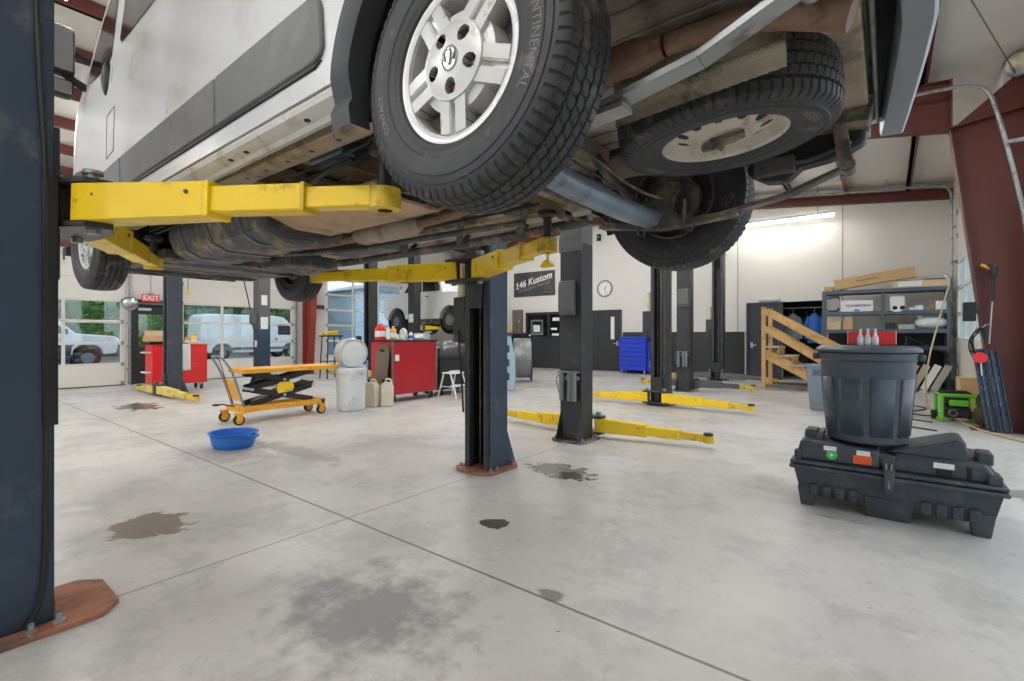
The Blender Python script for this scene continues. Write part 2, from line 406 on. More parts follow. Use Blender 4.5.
def trim(mb, matn, bev=0.0, label=None):
    tn[0] += 1; return struct(mb,'trim_%d'%tn[0],matn,bev,label)
trim(WAINS,'wains',0,'dark painted band along the foot of the back wall')
# purlins under the roof
for i in range(13):
    x = 0.38 - 1.25*i; z = roof_z(x)
    m = MB(); m.b2(x-0.03,YF,z-0.2,x+0.03,YB,z-0.004); m.b2(x-0.03,YF,z-0.2,x+0.07,YB,z-0.185); trim(m,'brown_steel')
def ibeam(m, pts, y, hw, tw=0.012, tf=0.016):
    """tapered I-section: pts = list of ((x,z) lower/inner, (x,z) upper/outer); flanges run along y"""
    for (a,b),(c,d) in zip(pts,pts[1:]):
        m.prism([a,c,d,b],'y',y-tw/2,y+tw/2)
        for p,q,s in ((a,c,1),(b,d,-1)):
            dx,dz = q[0]-p[0],q[1]-p[1]; l = math.hypot(dx,dz); nx,nz = -dz/l*tf*s, dx/l*tf*s
            m.prism([p,q,(q[0]+nx,q[1]+nz),(p[0]+nx,p[1]+nz)],'y',y-hw,y+hw)
for y in (9.2,):
    m = MB(); ibeam(m,[((1.18,0),(1.46,0)),((0.70,4.2),(1.46,4.88))],y,0.12)
    m.prism([(0.70,4.2),(1.46,4.3),(1.46,4.32),(0.70,4.22)],'y',y-0.11,y+0.11)
    m.b2(0.9,y-0.16,0,1.49,y+0.16,0.02)
    trim(m,'brown_steel', label='tapered brown steel column of the building frame')
    m = MB()
    L_ = [(0.70,4.2,4.87)] + [(x, roof_z(x)-0.2-(0.62-0.04*min(0.7-x,4.5)), roof_z(x)-0.2) for x in (-1.5,-4,-7.05,-10,-13,-15.0)]
    ibeam(m,[((a,b),(a,c)) for a,b,c in L_],y,0.1)
    for a,b,c in L_[:1]: m.b2(a-0.012,y-0.12,b-0.05,a+0.012,y+0.12,c+0.02)
    trim(m,'brown_steel', label='brown roof rafter running in from the tapered column')
m = MB(); m.b2(XL,YB-0.16,0,XL+0.02,YB-0.14,0.01)
ibeam(m,[((x,roof_z(x)-0.42),(x,roof_z(x)-0.2)) for x in (1.45,-7.05,-15.5)],YB-0.12,0.07); trim(m,'brown_steel', label='brown rafter along the top of the back wall')
# columns and header along the bay door wall
m = MB(); ibeam(m,[((-15.25,0),(-15.58,0)),((-14.9,4.5),(-15.58,4.9))],8.55,0.11); m.b2(-15.58,8.42,0,-15.1,8.68,0.02); trim(m,'red_steel', label='red brown steel column between the bay doors')
for z in (3.42,):
    for a,b in ((YF,8.42),(8.68,YB-0.05)):
        m = MB(); m.b2(XL+0.005,a,z,XL+0.07,b,z+0.2); m.b2(XL+0.005,a,z+0.2,XL+0.16,b,z+0.215); trim(m,'brown_steel')
m = MB(); m.b2(XL+0.005,8.7,2.2,XL+0.06,9.22,2.34); trim(m,'brown_steel')
m = MB(); m.b2(XL+0.005,3.69,2.16,XL+0.08,4.84,2.24); trim(m,'brown_steel')
m = MB(); m.b2(-3.62,YB-0.012,1.4,-3.6,YB,5.0); m.b2(-0.98,YB-0.012,1.4,-0.96,YB,5.0); m.b2(-12.75,YB-0.012,1.4,-12.7,YB,5.2); trim(m,'drum_grey', label='grey seams between the back wall panels')

# sectional bay doors
def bay_door(name, x, y0, y1, ztop, panes, glazed, sec, face, label, top_solid=True):
    t = thing(name, label, None, (x,(y0+y1)/2,0)); del t['label']; t['kind'] = 'structure'; t['label'] = label
    w = y1-y0; n = int(round(ztop/sec)); fr = MB(); sx = 0.022
    for i in range(n):
        z0,z1 = i*ztop/n+0.003,(i+1)*ztop/n-0.003
        if i in glazed:
            pw = w/panes
            fr.b2(-sx,-w/2,z0,sx,w/2,z0+0.035); fr.b2(-sx,-w/2,z1-0.035,sx,w/2,z1)
            for k in range(panes+1):
                c = -w/2+k*pw; h = 0.09 if k in (0,panes) else 0.032
                a,b = max(-w/2,c-h),min(w/2,c+h); fr.b2(-sx,a,z0+0.035,sx,b,z1-0.035)
        else:
            fr.b2(-sx,-w/2,z0,sx,w/2,z1)
            if i: fr.b2(-sx-0.004,-w/2,z0+0.1,sx+0.004,w/2,z0+0.11)
    fr.build('door_panel','door_white',t)
    hw = MB()
    for i in range(n+1):
        for yy in (-w/2+0.05, w/2-0.05):
            hw.box((face*0.035,yy,min(max(i*ztop/n,0.06),ztop-0.06)),(0.03,0.06,0.1))
    hw.build('hinge','galv',t)
    for i in glazed:
        for k in range(panes):
            c0 = -w/2+k*w/panes+(0.09 if k==0 else 0.032); c1 = -w/2+(k+1)*w/panes-(0.09 if k==panes-1 else 0.032)
            z0,z1 = i*ztop/n+0.038,(i+1)*ztop/n-0.038
            g = MB(); g.b2(-0.003,c0,z0,0.003,c1,z1); g.build('pane','glass',t)
    b = MB(); b.b2(-0.03,-w/2,0,0.03,w/2,0.022); b.build('bottom_seal','cable',t)
    return t
bay_door('door_1', XL-0.06, 0.11, 3.65, 3.29, 3, (1,2,3), 0.5483, 1, 'white sectional bay door left of the black personnel door, showing greenery through its panes')
bay_door('door_2', XL-0.06, 4.89, 8.16, 3.29, 3, (1,2,3), 0.5483, 1, 'white sectional bay door with a white van parked outside its panes')
bay_door('door_3', XL-0.06, 9.31, 12.69, 3.29, 3, (1,2,3,4,5), 0.5483, 1, 'bay door beside the lifted white truck, glazed almost to its top')
bay_door('door_4', 1.27, 9.74, 14.83, 4.14, 4, (2,3,4), 0.59, -1, 'bay door with bright panes behind the brown tapered column')
# black personnel door in the bay door wall
t = thing('door_5', None, None, (XL-0.05,4.23,0)); t['kind'] = 'structure'; t['label'] = 'black personnel door with a tall window under the exit sign'
m = MB(); m.b2(-0.025,-0.41,0.01,0.025,0.41,0.98); m.b2(-0.025,-0.41,0.98,0.025,-0.29,1.85); m.b2(-0.025,0.29,0.98,0.025,0.41,1.85); m.b2(-0.025,-0.41,1.85,0.025,0.41,2.08); m.build('door_leaf','door_black',t)
m = MB(); m.b2(-0.004,-0.29,0.98,0.004,0.29,1.85); m.build('pane','glass',t)
m = MB(); m.b2(-0.1,-0.45,0,0.08,-0.41,2.12); m.b2(-0.1,0.41,0,0.08,0.45,2.12); m.b2(-0.1,-0.45,2.08,0.08,0.45,2.12); m.build('door_frame','door_black',t)
m = MB(); m.b2(0.03,0.24,0.92,0.05,0.38,1.1); m.cyl((0.05,0.31,1.0),(0.09,0.31,1.0),0.02); m.cyl((0.09,0.31,1.0),(0.09,0.2,1.0),0.012); m.build('door_handle','alu',t)
m = MB(); m.b2(0.028,-0.3,1.95,0.07,-0.02,2.02); m.build('door_closer','alu',t)

# doors of the back wall
def flat_door(name, x0, x1, h, label, dm, lite=None, hs=1, frame='door_black'):
    t = thing(name, None, None, ((x0+x1)/2,YB-0.02,0)); t['kind'] = 'structure'; t['label'] = label; w = (x1-x0)
    m = MB(); m.b2(-w/2+0.07,-0.03,0.01,w/2-0.07,0.015,h-0.07); m.build('door_leaf',dm,t,0.004)
    m = MB(); m.b2(-w/2,-0.06,0,-w/2+0.07,0.018,h); m.b2(w/2-0.07,-0.06,0,w/2,0.018,h); m.b2(-w/2+0.07,-0.06,h-0.07,w/2-0.07,0.018,h); m.build('door_frame',frame,t,0.004)
    if lite:
        m = MB(); m.b2(lite[0],-0.036,lite[1],lite[2],-0.028,lite[3]); m.build('lite','paper',t)
    hx = hs*(w/2-0.15)
    m = MB(); m.cyl((hx,-0.03,1.0),(hx,-0.09,1.0),0.025); m.beam((hx,-0.09,1.0),(hx-hs*0.13,-0.09,1.0),0.02,0.022); m.box((hx,-0.034,1.0),(0.06,0.012,0.16)); m.build('door_handle','alu',t)
    m = MB()
    for z in (0.25,1.1,1.9): m.cyl((-hs*(w/2-0.07),-0.04,z-0.05),(-hs*(w/2-0.07),-0.04,z+0.05),0.012,n=8)
    m.build('hinge','alu',t)
    return t
flat_door('door_6',-8.66,-7.42,2.2,'black back wall door with a narrow bright window, under the clock side','door_black',(0.22,1.15,0.36,1.95))
flat_door('door_7',-3.36,-2.42,2.26,'dark navy door with a yellow topped handle behind the wooden stairs','door_navy',None,-1,'door_navy')
t = thing('window_1', None, None, (-10.72,YB-0.03,0)); t['kind'] = 'structure'; t['label'] = 'black office window wall with a framed screen, under the sign'
m = MB(); m.b2(-0.86,-0.05,0,0.86,0.02,1.16); m.build('panel','wains',t)
m = MB(); m.b2(-0.86,-0.06,1.16,-0.76,0.02,2.2); m.b2(0.76,-0.06,1.16,0.86,0.02,2.2); m.b2(-0.86,-0.06,2.1,0.86,0.02,2.2); m.b2(0.2,-0.06,1.16,0.3,0.02,2.1); m.b2(-0.76,-0.06,1.16,0.76,0.02,1.24); m.build('window_frame','wains',t)
m = MB(); m.b2(-0.76,-0.01,1.24,0.2,0.01,2.1); m.build('pane','van_glass',t)
m = MB(); m.b2(0.3,-0.01,1.24,0.76,0.01,2.1); m.build('pane','van_glass',t)
m = MB(); m.b2(-0.62,-0.03,1.3,-0.56,-0.012,1.9); m.b2(-0.1,-0.03,1.3,-0.04,-0.012,1.9); m.b2(-0.56,-0.03,1.84,-0.1,-0.012,1.9); m.b2(-0.56,-0.03,1.3,-0.1,-0.012,1.38); m.build('inner_frame','drum_grey',t)
m = MB(); m.b2(-0.5,-0.028,1.42,-0.18,-0.012,1.7); m.b2(-0.72,-0.028,1.26,-0.64,-0.012,1.32); m.b2(0.4,-0.028,1.28,0.7,-0.012,1.36); m.b2(0.34,-0.028,1.5,0.62,-0.012,1.58); m.b2(0.42,-0.028,1.85,0.72,-0.012,1.98); m.build('notice','paper',t)
m = MB(); m.b2(-8.92,YB-0.03,1.2,-8.8,YB-0.002,2.12); struct(m,'window_2','paper', label='narrow bright sidelight beside the black door')

# door tracks along the right wall
def track(pts, y, label):
    t = thing('door_track',label,'door track',(pts[0][0],y,0.02)); x0 = pts[0][0]
    P = [(x-x0,0,z-0.02) for x,z in pts]
    m = MB(); m.tube(P,0.026,8,2); m.build('track_rail','galv',t)
    for z in (0.3,1.2,2.1,3.0,3.8):
        q = [(a[0]+(b[0]-a[0])*(z-a[1])/(b[1]-a[1])) for a,b in zip(pts,pts[1:]) if a[1] <= z < b[1]]
        if q and q[0] < (XR if y < 9 else 1.24)-0.03: m = MB(); m.b2(q[0]-x0,-0.015,z-0.045,(XR if y < 9 else 1.24)-0.004-x0,0.015,z+0.005); m.build('bracket','galv',t)
    for fr in (0.15,0.55,0.95):
        a,b = pts[-2],pts[-1]; x = a[0]+(b[0]-a[0])*fr; z = a[1]+(b[1]-a[1])*fr
        m = MB(); m.b2(x-0.012-x0,-0.012,z-0.02,x+0.012-x0,0.012,roof_z(x)-0.03); m.build('hanger','galv',t)
    return t
track([(1.44,0.02),(1.43,1.6),(1.40,2.5),(1.37,2.85),(1.25,3.56),(1.14,4.15),(1.04,4.56),(0.82,4.66),(0.5,4.68),(-2.4,4.78)],8.86,'grey overhead door track bending down in front of the brown column')
track([(1.17,0.02),(1.17,4.4),(1.13,4.7),(0.96,4.81),(0.6,4.84),(-3.6,5.20)],15.05,'grey overhead door track bending down beside the steel shelf at the back wall')
for yy,lb in ((3.72,'between bay door and black personnel door'),(4.83,'between black personnel door and the bay with the parked van'),(8.2,'beside the red brown steel column')):
    t = thing('door_track','vertical grey door track '+lb,'door track',(XL+0.08,yy,0.02))
    m = MB(); m.b2(-0.03,-0.025,0,0.03,0.025,3.3); m.build('track_rail','galv',t)
    m = MB()
    for z in (0.4,1.0,1.6,2.2,2.8): m.box((-0.05,0,z),(0.06,0.09,0.05))
    m.build('bracket','galv',t)

# ------------------------------------------------------------------ lamps
def strip_lamp(x, y, L_, label, rz=0.0, drop=0.28, z=None, lm='lamp'):
    zt = roof_z(x)-0.2 if z is None else z
    t = thing('strip_light',label,'ceiling light',(x,y,zt-drop),rz,'strip lights under the roof')
    m = MB(); m.prism([(-0.05,0.06),(-0.09,0),(0.09,0),(0.05,0.06)],'x',-L_/2,L_/2); m.build('housing','paper',t)
    m = MB(); m.cyl((-L_/2+0.03,-0.045,-0.025),(L_/2-0.03,-0.045,-0.025),0.022,n=10); m.build('tube',lm,t)
    m = MB(); m.cyl((-L_/2+0.03,0.045,-0.025),(L_/2-0.03,0.045,-0.025),0.022,n=10); m.build('tube',lm,t)
    m = MB()
    for s in (-1,1): m.tube([(s*L_*0.35,0,0.06),(s*L_*0.35,0,drop+0.18)],0.006,6)
    m.build('hanger','cable',t); return t
strip_lamp(-2.4,15.2,2.6,'long bright strip light hanging in front of the upper back wall',0,0.7,lm='lamp_strip')
strip_lamp(-2.6,11.8,1.3,'short bright strip light glimpsed under the spare wheel')
for x,y,lb in ((-2.6,6.2,'above the middle lift bay'),(-6.6,1.2,'above the front of the lifted van'),(-6.6,6.2,'between the two rows of lifts'),(-6.6,11.8,'above the back aisle'),
    (-11.6,1.2,'near the first bay door'),(-11.6,6.2,'near the second bay door'),(-11.6,11.8,'above the lifted white truck'),(-1.0,-2.6,'above the open front bay'),(-5.6,-2.8,'above the front wall side of the lifted van'),(-10.8,-2.8,'in the far front corner')):
    strip_lamp(x,y,2.4,'added strip light under the roof '+lb)  # added lamps, out of view, to brighten the van and the room
# ------------------------------------------------------------------ wheels (axis along y, outer face towards -y)
def tri(t): t = t % 1.0; return 4*abs(t-0.5)-1
def tyre_mesh(P=72, K=9):
    N = P*K
    side = [(.205,-.080),(.212,-.089),(.219,-.096),(.224,-.097),(.232,-.1015),(.236,-.1035),(.240,-.1035),(.252,-.1075),(.2535,-.1095),(.262,-.1115),(.283,-.1135),(.302,-.1130),(.3035,-.1105),(.318,-.1085),(.3205,-.1110),(.3235,-.1110),(.326,-.1075),(.335,-.105),(.346,-.101),(.354,-.097),(.360,-.0925)]
    nt_ = 60; prof = [(r,y,None) for r,y in side]
    for i in range(nt_+1):
        s = -1+2*i/nt_; prof.append((.3715-.0085*s*s, s*.0885, s))
    prof += [(r,-y,None) for r,y in side[::-1]]
    vs = []; fs = []
    for i in range(N):
        th = 2*PI*i/N; ph = i/K
        c,sn = math.cos(th), math.sin(th)
        for r,y,s in prof:
            d = 0.0
            if s is None:
                if r > .340: d = .0045 if ((ph+(0.5 if y > 0 else 0)) % 1.0) < .12 else 0
                y2 = y*(1-.6*d/.1)
            else:
                y2 = y
                for sc in (-.6,-.2,.2,.6):
                    if abs(s-sc-.022*tri(ph)) < .034: d = .0085
                if abs(s) > .66:
                    if ((ph+(0.5 if s > 0 else 0)) % 1.0) < .12: d = max(d,.005)
                else:
                    k = int((s+.6)/.4); q = (ph*1.0+.33*k+s*.9) % 1.0
                    if q < .11: d = max(d,.003)
            vs.append(((r-d)*c, y2, (r-d)*sn))
    m_ = len(prof)
    for i in range(N):
        j = (i+1) % N
        for k in range(m_-1): fs.append((i*m_+k, j*m_+k, j*m_+k+1, i*m_+k+1))
    mb = MB(); mb.add(vs,fs); return mb.mesh('tyre','rubber',sharp=28)

def radial_field(name, fn, rs, N, mats, back=None):
    """disc whose outward height (towards -y) and material come from fn(r, theta)"""
    mb = MB(); vs = []; fs = []; mi = []
    for r in rs:
        for i in range(N):
            th = 2*PI*i/N; o,_ = fn(r,th); vs.append((r*math.cos(th),-o,r*math.sin(th)))
    for j in range(len(rs)-1):
        rm = (rs[j]+rs[j+1])/2
        for i in range(N):
            k = (i+1) % N; fs.append((j*N+i,j*N+k,(j+1)*N+k,(j+1)*N+i)); mi.append(fn(rm,2*PI*(i+.5)/N)[1])
    mb.v = vs; mb.f = fs; mb.mi = mi; return mb.mesh(name,mats,sharp=30)
def cover_fn(r, th):
    a = (th+PI/2+R(3)+PI/5) % (2*PI/5) - PI/5
    u, v = r*math.sin(a), r*math.cos(a)
    if math.hypot(v-.069,u) < .0185 and r < .1: return .066, 1
    if r < .097: return .108-.25*r*r*4, 0
    if r < .103: return .098, 0
    if r < .187:
        if abs(u) < .007 : return (.074 if r > .11 else .086), (0 if r < .125 else 0)
        if abs(u) < .047: return .094-(r-.1)*.10-(.0 if abs(u) > .011 else .003), 0
        if r < .134: return .084-(r-.1)*.15, 0
        e = abs(u)-.043
        return .022, 2
    if r < .19: return .078, 0
    return .085+.004*min(1,(r-.19)/.01), 0
rs = [0.002]+[.004*i for i in range(2,24)]+[.0955,.0975,.1025,.1035]+[.1035+.0035*i for i in range(1,24)]+[.1865,.1875,.1895,.1905,.197,.204,.2115,.213]
rs = sorted(set(round(x,4) for x in rs if x <= .213))
def spare_fn(r, th):
    a = th % (2*PI/11) - PI/11; h_ = math.hypot(r*math.cos(a)-.142,r*math.sin(a)) < .0195
    pts = [(0,.078),(.085,.078),(.094,.084),(.108,.074),(.172,.05),(.184,.046),(.194,.066),(.203,.084),(.213,.09)]
    for (a0,b0),(a1,b1) in zip(pts,pts[1:]):
        if r <= a1: return b0+(b1-b0)*(r-a0)/(a1-a0)-(.002 if h_ else 0), (1 if h_ else 0)
    return .092, 0
TYRE = tyre_mesh()
COVER = radial_field('wheel_cover',cover_fn,rs,860,['alloy','dark','under_dark'])
SPARE = radial_field('rim',spare_fn,[.002]+[.003*i for i in range(1,71)]+[.213],660,['steel_white','dark'])
rb = MB(); rb.lathe([(.213,-.085),(.206,-.08),(.198,-.06),(.196,.03),(.203,.085),(.213,.09)],axis='Y',n=64); rb.lathe([(.196,.0),(.12,-.012),(.06,-.01),(.002,-.01)],axis='Y',n=64)
BARREL = rb.mesh('rim','under_dark')
db = MB(); db.lathe([(.02,.012),(.13,.012),(.14,.02),(.14,.075),(.132,.085),(.128,.085),(.126,.078),(.07,.078),(.06,.1),(.002,.1)],axis='Y',n=40); DRUM = db.mesh('brake_drum','under_dark')
bb = MB()
for i in range(1):
    a = 0; c = (.069*math.cos(a),0,.069*math.sin(a)); bb.cyl((c[0],-.064,c[2]),(c[0],-.078,c[2]),.0095,n=6); bb.cyl((c[0],-.078,c[2]),(c[0],-.088,c[2]),.006,n=8)
BOLTS = bb.mesh('wheel_bolt','bolt')
def link(name, me, parent, loc=(0,0,0), rot=(0,0,0)):
    o = bpy.data.objects.new(name,me); COL.objects.link(o); o.parent = parent; o.location = loc; o.rotation_euler = rot; return o

def road_wheel(parent, c, right=False, spin=0.0, name='wheel', spare=False, rot=None):
    """c in world coordinates; parent is an unrotated root"""
    w_ = bpy.data.objects.new(name,None); COL.objects.link(w_); w_.parent = parent; w_.empty_display_size = .1
    w_.location = Vector(c)-Vector(parent.location); w_.rotation_euler = rot if rot else (0,0,PI if right else 0)
    link('tyre',TYRE,w_,rot=(0,spin,0))
    if spare: link('rim',SPARE,w_)
    else:
        link('rim',BARREL,w_); link('wheel_cover',COVER,w_); link('brake_drum',DRUM,w_); [link('wheel_bolt',BOLTS,w_,rot=(0,PI/2+R(3)+i*2*PI/5,0)) for i in range(5)]
        e = MB(); e.lathe([(.027,-.104),(.029,-.109),(.026,-.112),(.024,-.1095),(.002,-.1095)],axis='Y',n=32,sy=1.15)
        for s in (-1,1):   # curled horns and a tapering muzzle
            pts = [(s*.003,-.112,.018),(s*.010,-.113,.020),(s*.018,-.113,.013),(s*.019,-.113,.002),(s*.014,-.113,-.006),(s*.009,-.113,-.002)]
            e.tube(pts,[.003,.004,.0045,.004,.003,.002],6,0)
        e.prism([(-.007,.014),(.007,.014),(.005,-.012),(0,-.02),(-.005,-.012)],'y',-.115,-.108)
        e.build('centre_emblem','chrome',w_)
    return w_

# ------------------------------------------------------------------ the lifted van
VX, VY, VZ = -2.9, 1.805, 1.65
van = thing('van','white cargo van raised on a two-post lift, wheels hanging over the floor','van',(VX,VY,VZ))
HW = 0.945; XA, XF, ZA, RA = -0.90, -4.90, 2.045, 0.415
def lerp_tab(tab, x):
    if x <= tab[0][0]: return tab[0][1]
    for (a,b),(c,d) in zip(tab,tab[1:]):
        if x <= c: return b+(d-b)*(x-a)/(c-a)
    return tab[-1][1]
IN = [(1.9,.05),(2.0,.03),(2.112,.0),(2.5,.0),(2.9,.012),(3.2,.035),(3.6,.07),(3.95,.105),(4.08,.15),(4.16,.22),(4.2,.32)]
TOP = [(-5.9,2.72),(-5.8,2.84),(-5.5,2.98),(-5.15,3.08),(-4.95,3.2),(-4.15,4.0),(-3.95,4.12),(-3.6,4.2),(0.03,4.2)]
def yin(x, z):
    t = max(0,(-5.0-x)/.9); b = max(0,(x+0.12)/.15)
    return lerp_tab(IN,z)+.34*t*t+.06*b*b
def side(x, z, s, off=0.0): return (x, VY+s*(HW-yin(x,z)+off), z)
def zbot(x):
    z = 2.112 if x < -.47 else 2.26
    if x < -5.3: z = 1.98+.0*x
    for xa in (XA,XF):
        if abs(x-xa) < RA: z = max(z, ZA+math.sqrt(RA*RA-(x-xa)**2))
    return z
xs = set([-5.9,-5.85,-5.8,-5.7,-5.6,-5.5,-5.315,-5.0,-4.6,-4.2,-3.9,-3.5,-3,-2.5,-2,-1.6,-1.4,-.4,-.2,-.12,-.06,-.02,.01,.03])
for xa in (XA,XF):
    for i in range(33): xs.add(round(xa-RA*math.cos(PI*i/32),4))
xs = sorted(xs); NL = 22
body = MB()
for s in (-1,1):
    vs = []
    for x in xs:
        zb, zt = zbot(x), lerp_tab(TOP,x)
        for k in range(NL+1): z = zb+(zt-zb)*k/NL; vs.append(side(x,z,s))
    body.add(vs,[(i*(NL+1)+k,(i+1)*(NL+1)+k,(i+1)*(NL+1)+k+1,i*(NL+1)+k+1) for i in range(len(xs)-1) for k in range(NL)])
    # returned lip of the arches and the rocker
    vs = []
    for x in xs:
        p = side(x,zbot(x),s); vs += [p,(p[0],p[1]-s*.05,p[2])]
    body.add(vs,[(2*i,2*i+2,2*i+3,2*i+1) for i in range(len(xs)-1)])
vs = []
for x in xs:
    zt = lerp_tab(TOP,x)
    for k in range(9):
        f_ = -1+2*k/8; p = side(x,zt,1 if f_ > 0 else -1); vs.append((x,VY+(HW-yin(x,zt))*f_,zt+.05*(1-f_*f_)))
body.add(vs,[(i*9+k,(i+1)*9+k,(i+1)*9+k+1,i*9+k+1) for i in range(len(xs)-1) for k in range(8)])
for x in (xs[0],xs[-1]):
    zb = 1.98 if x < -5 else 2.2; zt = lerp_tab(TOP,x); vs = []
    for k in range(11):
        z = zb+(zt-zb)*k/10
        for s in (-1,1): vs.append(side(x,z,s))
    body.add(vs,[(2*k,2*k+1,2*k+3,2*k+2) for k in range(10)])
body.build('body','van_white',van,sharp=38,abs_=True)
def patch(mb, poly_lo, poly_hi, s, off, n=1):
    """strip following the body side between two x,z polylines of equal length"""
    vs = []
    for (a,b),(c,d) in zip(poly_lo,poly_hi):
        for k in range(n+1): vs.append(side(a+(c-a)*k/n,b+(d-b)*k/n,s,off))
    q = n+1
    mb.add(vs,[(i*q+k,(i+1)*q+k,(i+1)*q+k+1,i*q+k+1) for i in range(len(poly_lo)-1) for k in range(n)])
for s in (-1,1):
    yo = VY+s*(HW+.016); yi = VY+s*(HW-.01)
    for poly in ([(-2.29,2.2),(-1.50,2.2),(-1.46,2.215),(-1.445,2.24),(-1.455,2.37),(-1.475,2.41),(-1.53,2.425),(-2.29,2.415)],
                 [(-3.70,2.2),(-2.305,2.2),(-2.305,2.415),(-3.73,2.40)],[(-4.40,2.2),(-3.72,2.2),(-3.75,2.40),(-4.30,2.38)]):
        m = MB(); m.prism(poly,'y',yo,yi); m.build('side_moulding','trim_grey',van,.009,3,abs_=True)
    m = MB(); m.prism([(-3.7,2.185),(-1.5,2.185),(-1.46,2.202),(-3.7,2.202)],'y',VY+s*(HW+.008),yi); m.build('moulding_lip','black_plastic',van,.003,abs_=True)
    # rocker sill
    pf = [(.868,2.106),(.860,2.09),(.866,2.075),(.884,2.062),(.913,2.056),(.917,2.036),(.924,2.036),(.927,2.06),(.98,2.07),(1.0,2.106)]
    m = MB(); m.prism([((y if s < 0 else 2*VY-y),z) for y,z in pf],'x',-4.47,-1.33)
    m.build('sill','sill_dirty',van,abs_=True)
    for x in (-1.62,-2.1,-2.25,-2.75,-3.3,-3.9):
        y = .896 if s < 0 else 2*VY-.896; m = MB(); m.ball((x,y,2.0605),.017,10,(1,.7,.35)); m.build('drain_plug','black_plastic',van,abs_=True)
    # wheel arch flares
    for xa in (XA,XF):
        fl = MB(); vs = []; n = 40
        for i in range(n+1):
            a = (R(-14)+R(208)*i/n) if xa == XF else (R(24)+R(170)*i/n); ca,sa = math.cos(a),math.sin(a)
            for rr,o in ((.405,-.06),(.405,.012),(.425,.022),(.49,.020),(.505,.004)):
                x,z = xa+rr*ca,ZA+rr*sa; vs.append(side(x,max(z,2.0),s,o) if z > 2.02 else (x,VY+s*(HW+o-.005),z))
        fl.add(vs,[(i*5+k,(i+1)*5+k,(i+1)*5+k+1,i*5+k+1) for i in range(n) for k in range(4)])
        fl.build('arch_flare','flare',van,abs_=True)
        li = MB(); vs = []
        for i in range(25):
            a = (R(-8)+R(196)*i/24) if xa == XF else (R(36)+R(152)*i/24)
            for y in (.02,.34): vs.append((xa+.42*math.cos(a),VY+s*(HW-y),ZA+.42*math.sin(a)))
        li.add(vs,[(2*i,2*i+2,2*i+3,2*i+1) for i in range(24)])
        vs = [(xa,VY+s*(HW-.34),ZA)]+[(xa+.42*math.cos(R(-8)+R(196)*i/24),VY+s*(HW-.34),ZA+.42*math.sin(R(-8)+R(196)*i/24)) for i in range(25)]
        if xa == XA: li.b2(xa-.42,VY+s*(HW-.345),2.34,xa+.42,VY+s*(HW-.335),2.6)
        else: li.add(vs,[(0,i,i+1) for i in range(1,25)])
        li.build('wheel_liner','black_plastic',van,abs_=True)
    # windows
    g = MB(); patch(g,[(-4.80,3.2),(-4.6,3.16),(-4.2,3.14),(-4.12,3.18)],[(-4.78,3.24),(-4.5,3.56),(-4.12,3.86),(-4.1,3.86)],s,.004,3); g.build('door_glass','van_glass',van,abs_=True)
    g = MB(); patch(g,[(-3.93,3.22),(-3.88,3.18),(-3.0,3.18),(-2.95,3.22)],[(-3.90,3.80),(-3.86,3.84),(-3.0,3.84),(-2.96,3.80)],s,.004,3); g.build('side_glass','van_glass',van,abs_=True)
    g = MB(); patch(g,[(-4.08,2.15),(-4.07,3.0),(-4.02,3.9)],[(-4.072,2.15),(-4.062,3.0),(-4.012,3.9)],s,.001); patch(g,[(-2.94,2.45),(-2.94,3.9)],[(-2.932,2.45),(-2.932,3.9)],s,.001); patch(g,[(-1.50,2.45),(-1.50,3.9)],[(-1.492,2.45),(-1.492,3.9)],s,.001); g.build('door_seam','dark',van,abs_=True)
    h = MB(); c = side(-4.18,3.04,s,.0); h.ball((c[0],c[1]+s*.004,c[2]),.12,16,(.42,.25,1.0)); h.build('door_handle','black_plastic',van,abs_=True)
    # mirror
    mr = bpy.data.objects.new('mirror',None); COL.objects.link(mr); mr.parent = van; mr.location = (-4.86-VX, s*(HW-.03), 3.2-VZ)
    q = MB(); q.box((0,s*.16,.22),(.12,.20,.36)); q.box((0,s*.16,-.06),(.11,.19,.13)); q.build('mirror_housing','black_plastic',mr,.035,3)
    q = MB(); q.box((.062,s*.16,.22),(.006,.16,.31)); q.box((.058,s*.16,-.06),(.006,.15,.09)); q.build('mirror_glass','chrome',mr,.002)
    q = MB(); q.tube([(0,-s*.04,-.02),(0,s*.06,.02),(0,s*.12,.06)],.03,8); q.tube([(0,-s*.04,.2),(0,s*.1,.24)],.022,8); q.build('mirror_arm','black_plastic',mr)
fd = MB()
pp = [side(x,z,-1,.001) for x,z in ((-3.93,2.49),(-4.1,2.47),(-4.12,2.76),(-3.94,2.78),(-3.93,2.49))]
fd.tube(pp,.0028,5); fd.build('fuel_flap_seam','trim_grey',van,abs_=True)
m = MB(); vs = []
for i in range(13):
    f_ = -1+2*i/12
    for x,z in ((-4.93,3.24),(-4.22,3.95)): vs.append((x-.012,VY+(HW-yin(x,z)-.05)*f_,z+.05*(1-f_*f_)+.012))
m.add(vs,[(2*i,2*i+2,2*i+3,2*i+1) for i in range(12)]); m.build('windscreen','van_glass',van,abs_=True)
m = MB(); m.prism([(VY-.80,1.93),(VY+.80,1.93),(VY+.78,2.3),(VY-.78,2.3)],'x',-5.98,-5.80); m.build('front_bumper','black_plastic',van,.04,3,abs_=True)
for s in (-1,1):
    m = MB(); m.ball((-5.66,VY+s*.66,2.72),.17,16,(.7,.7,1)); m.build('headlight','chrome',van,abs_=True)
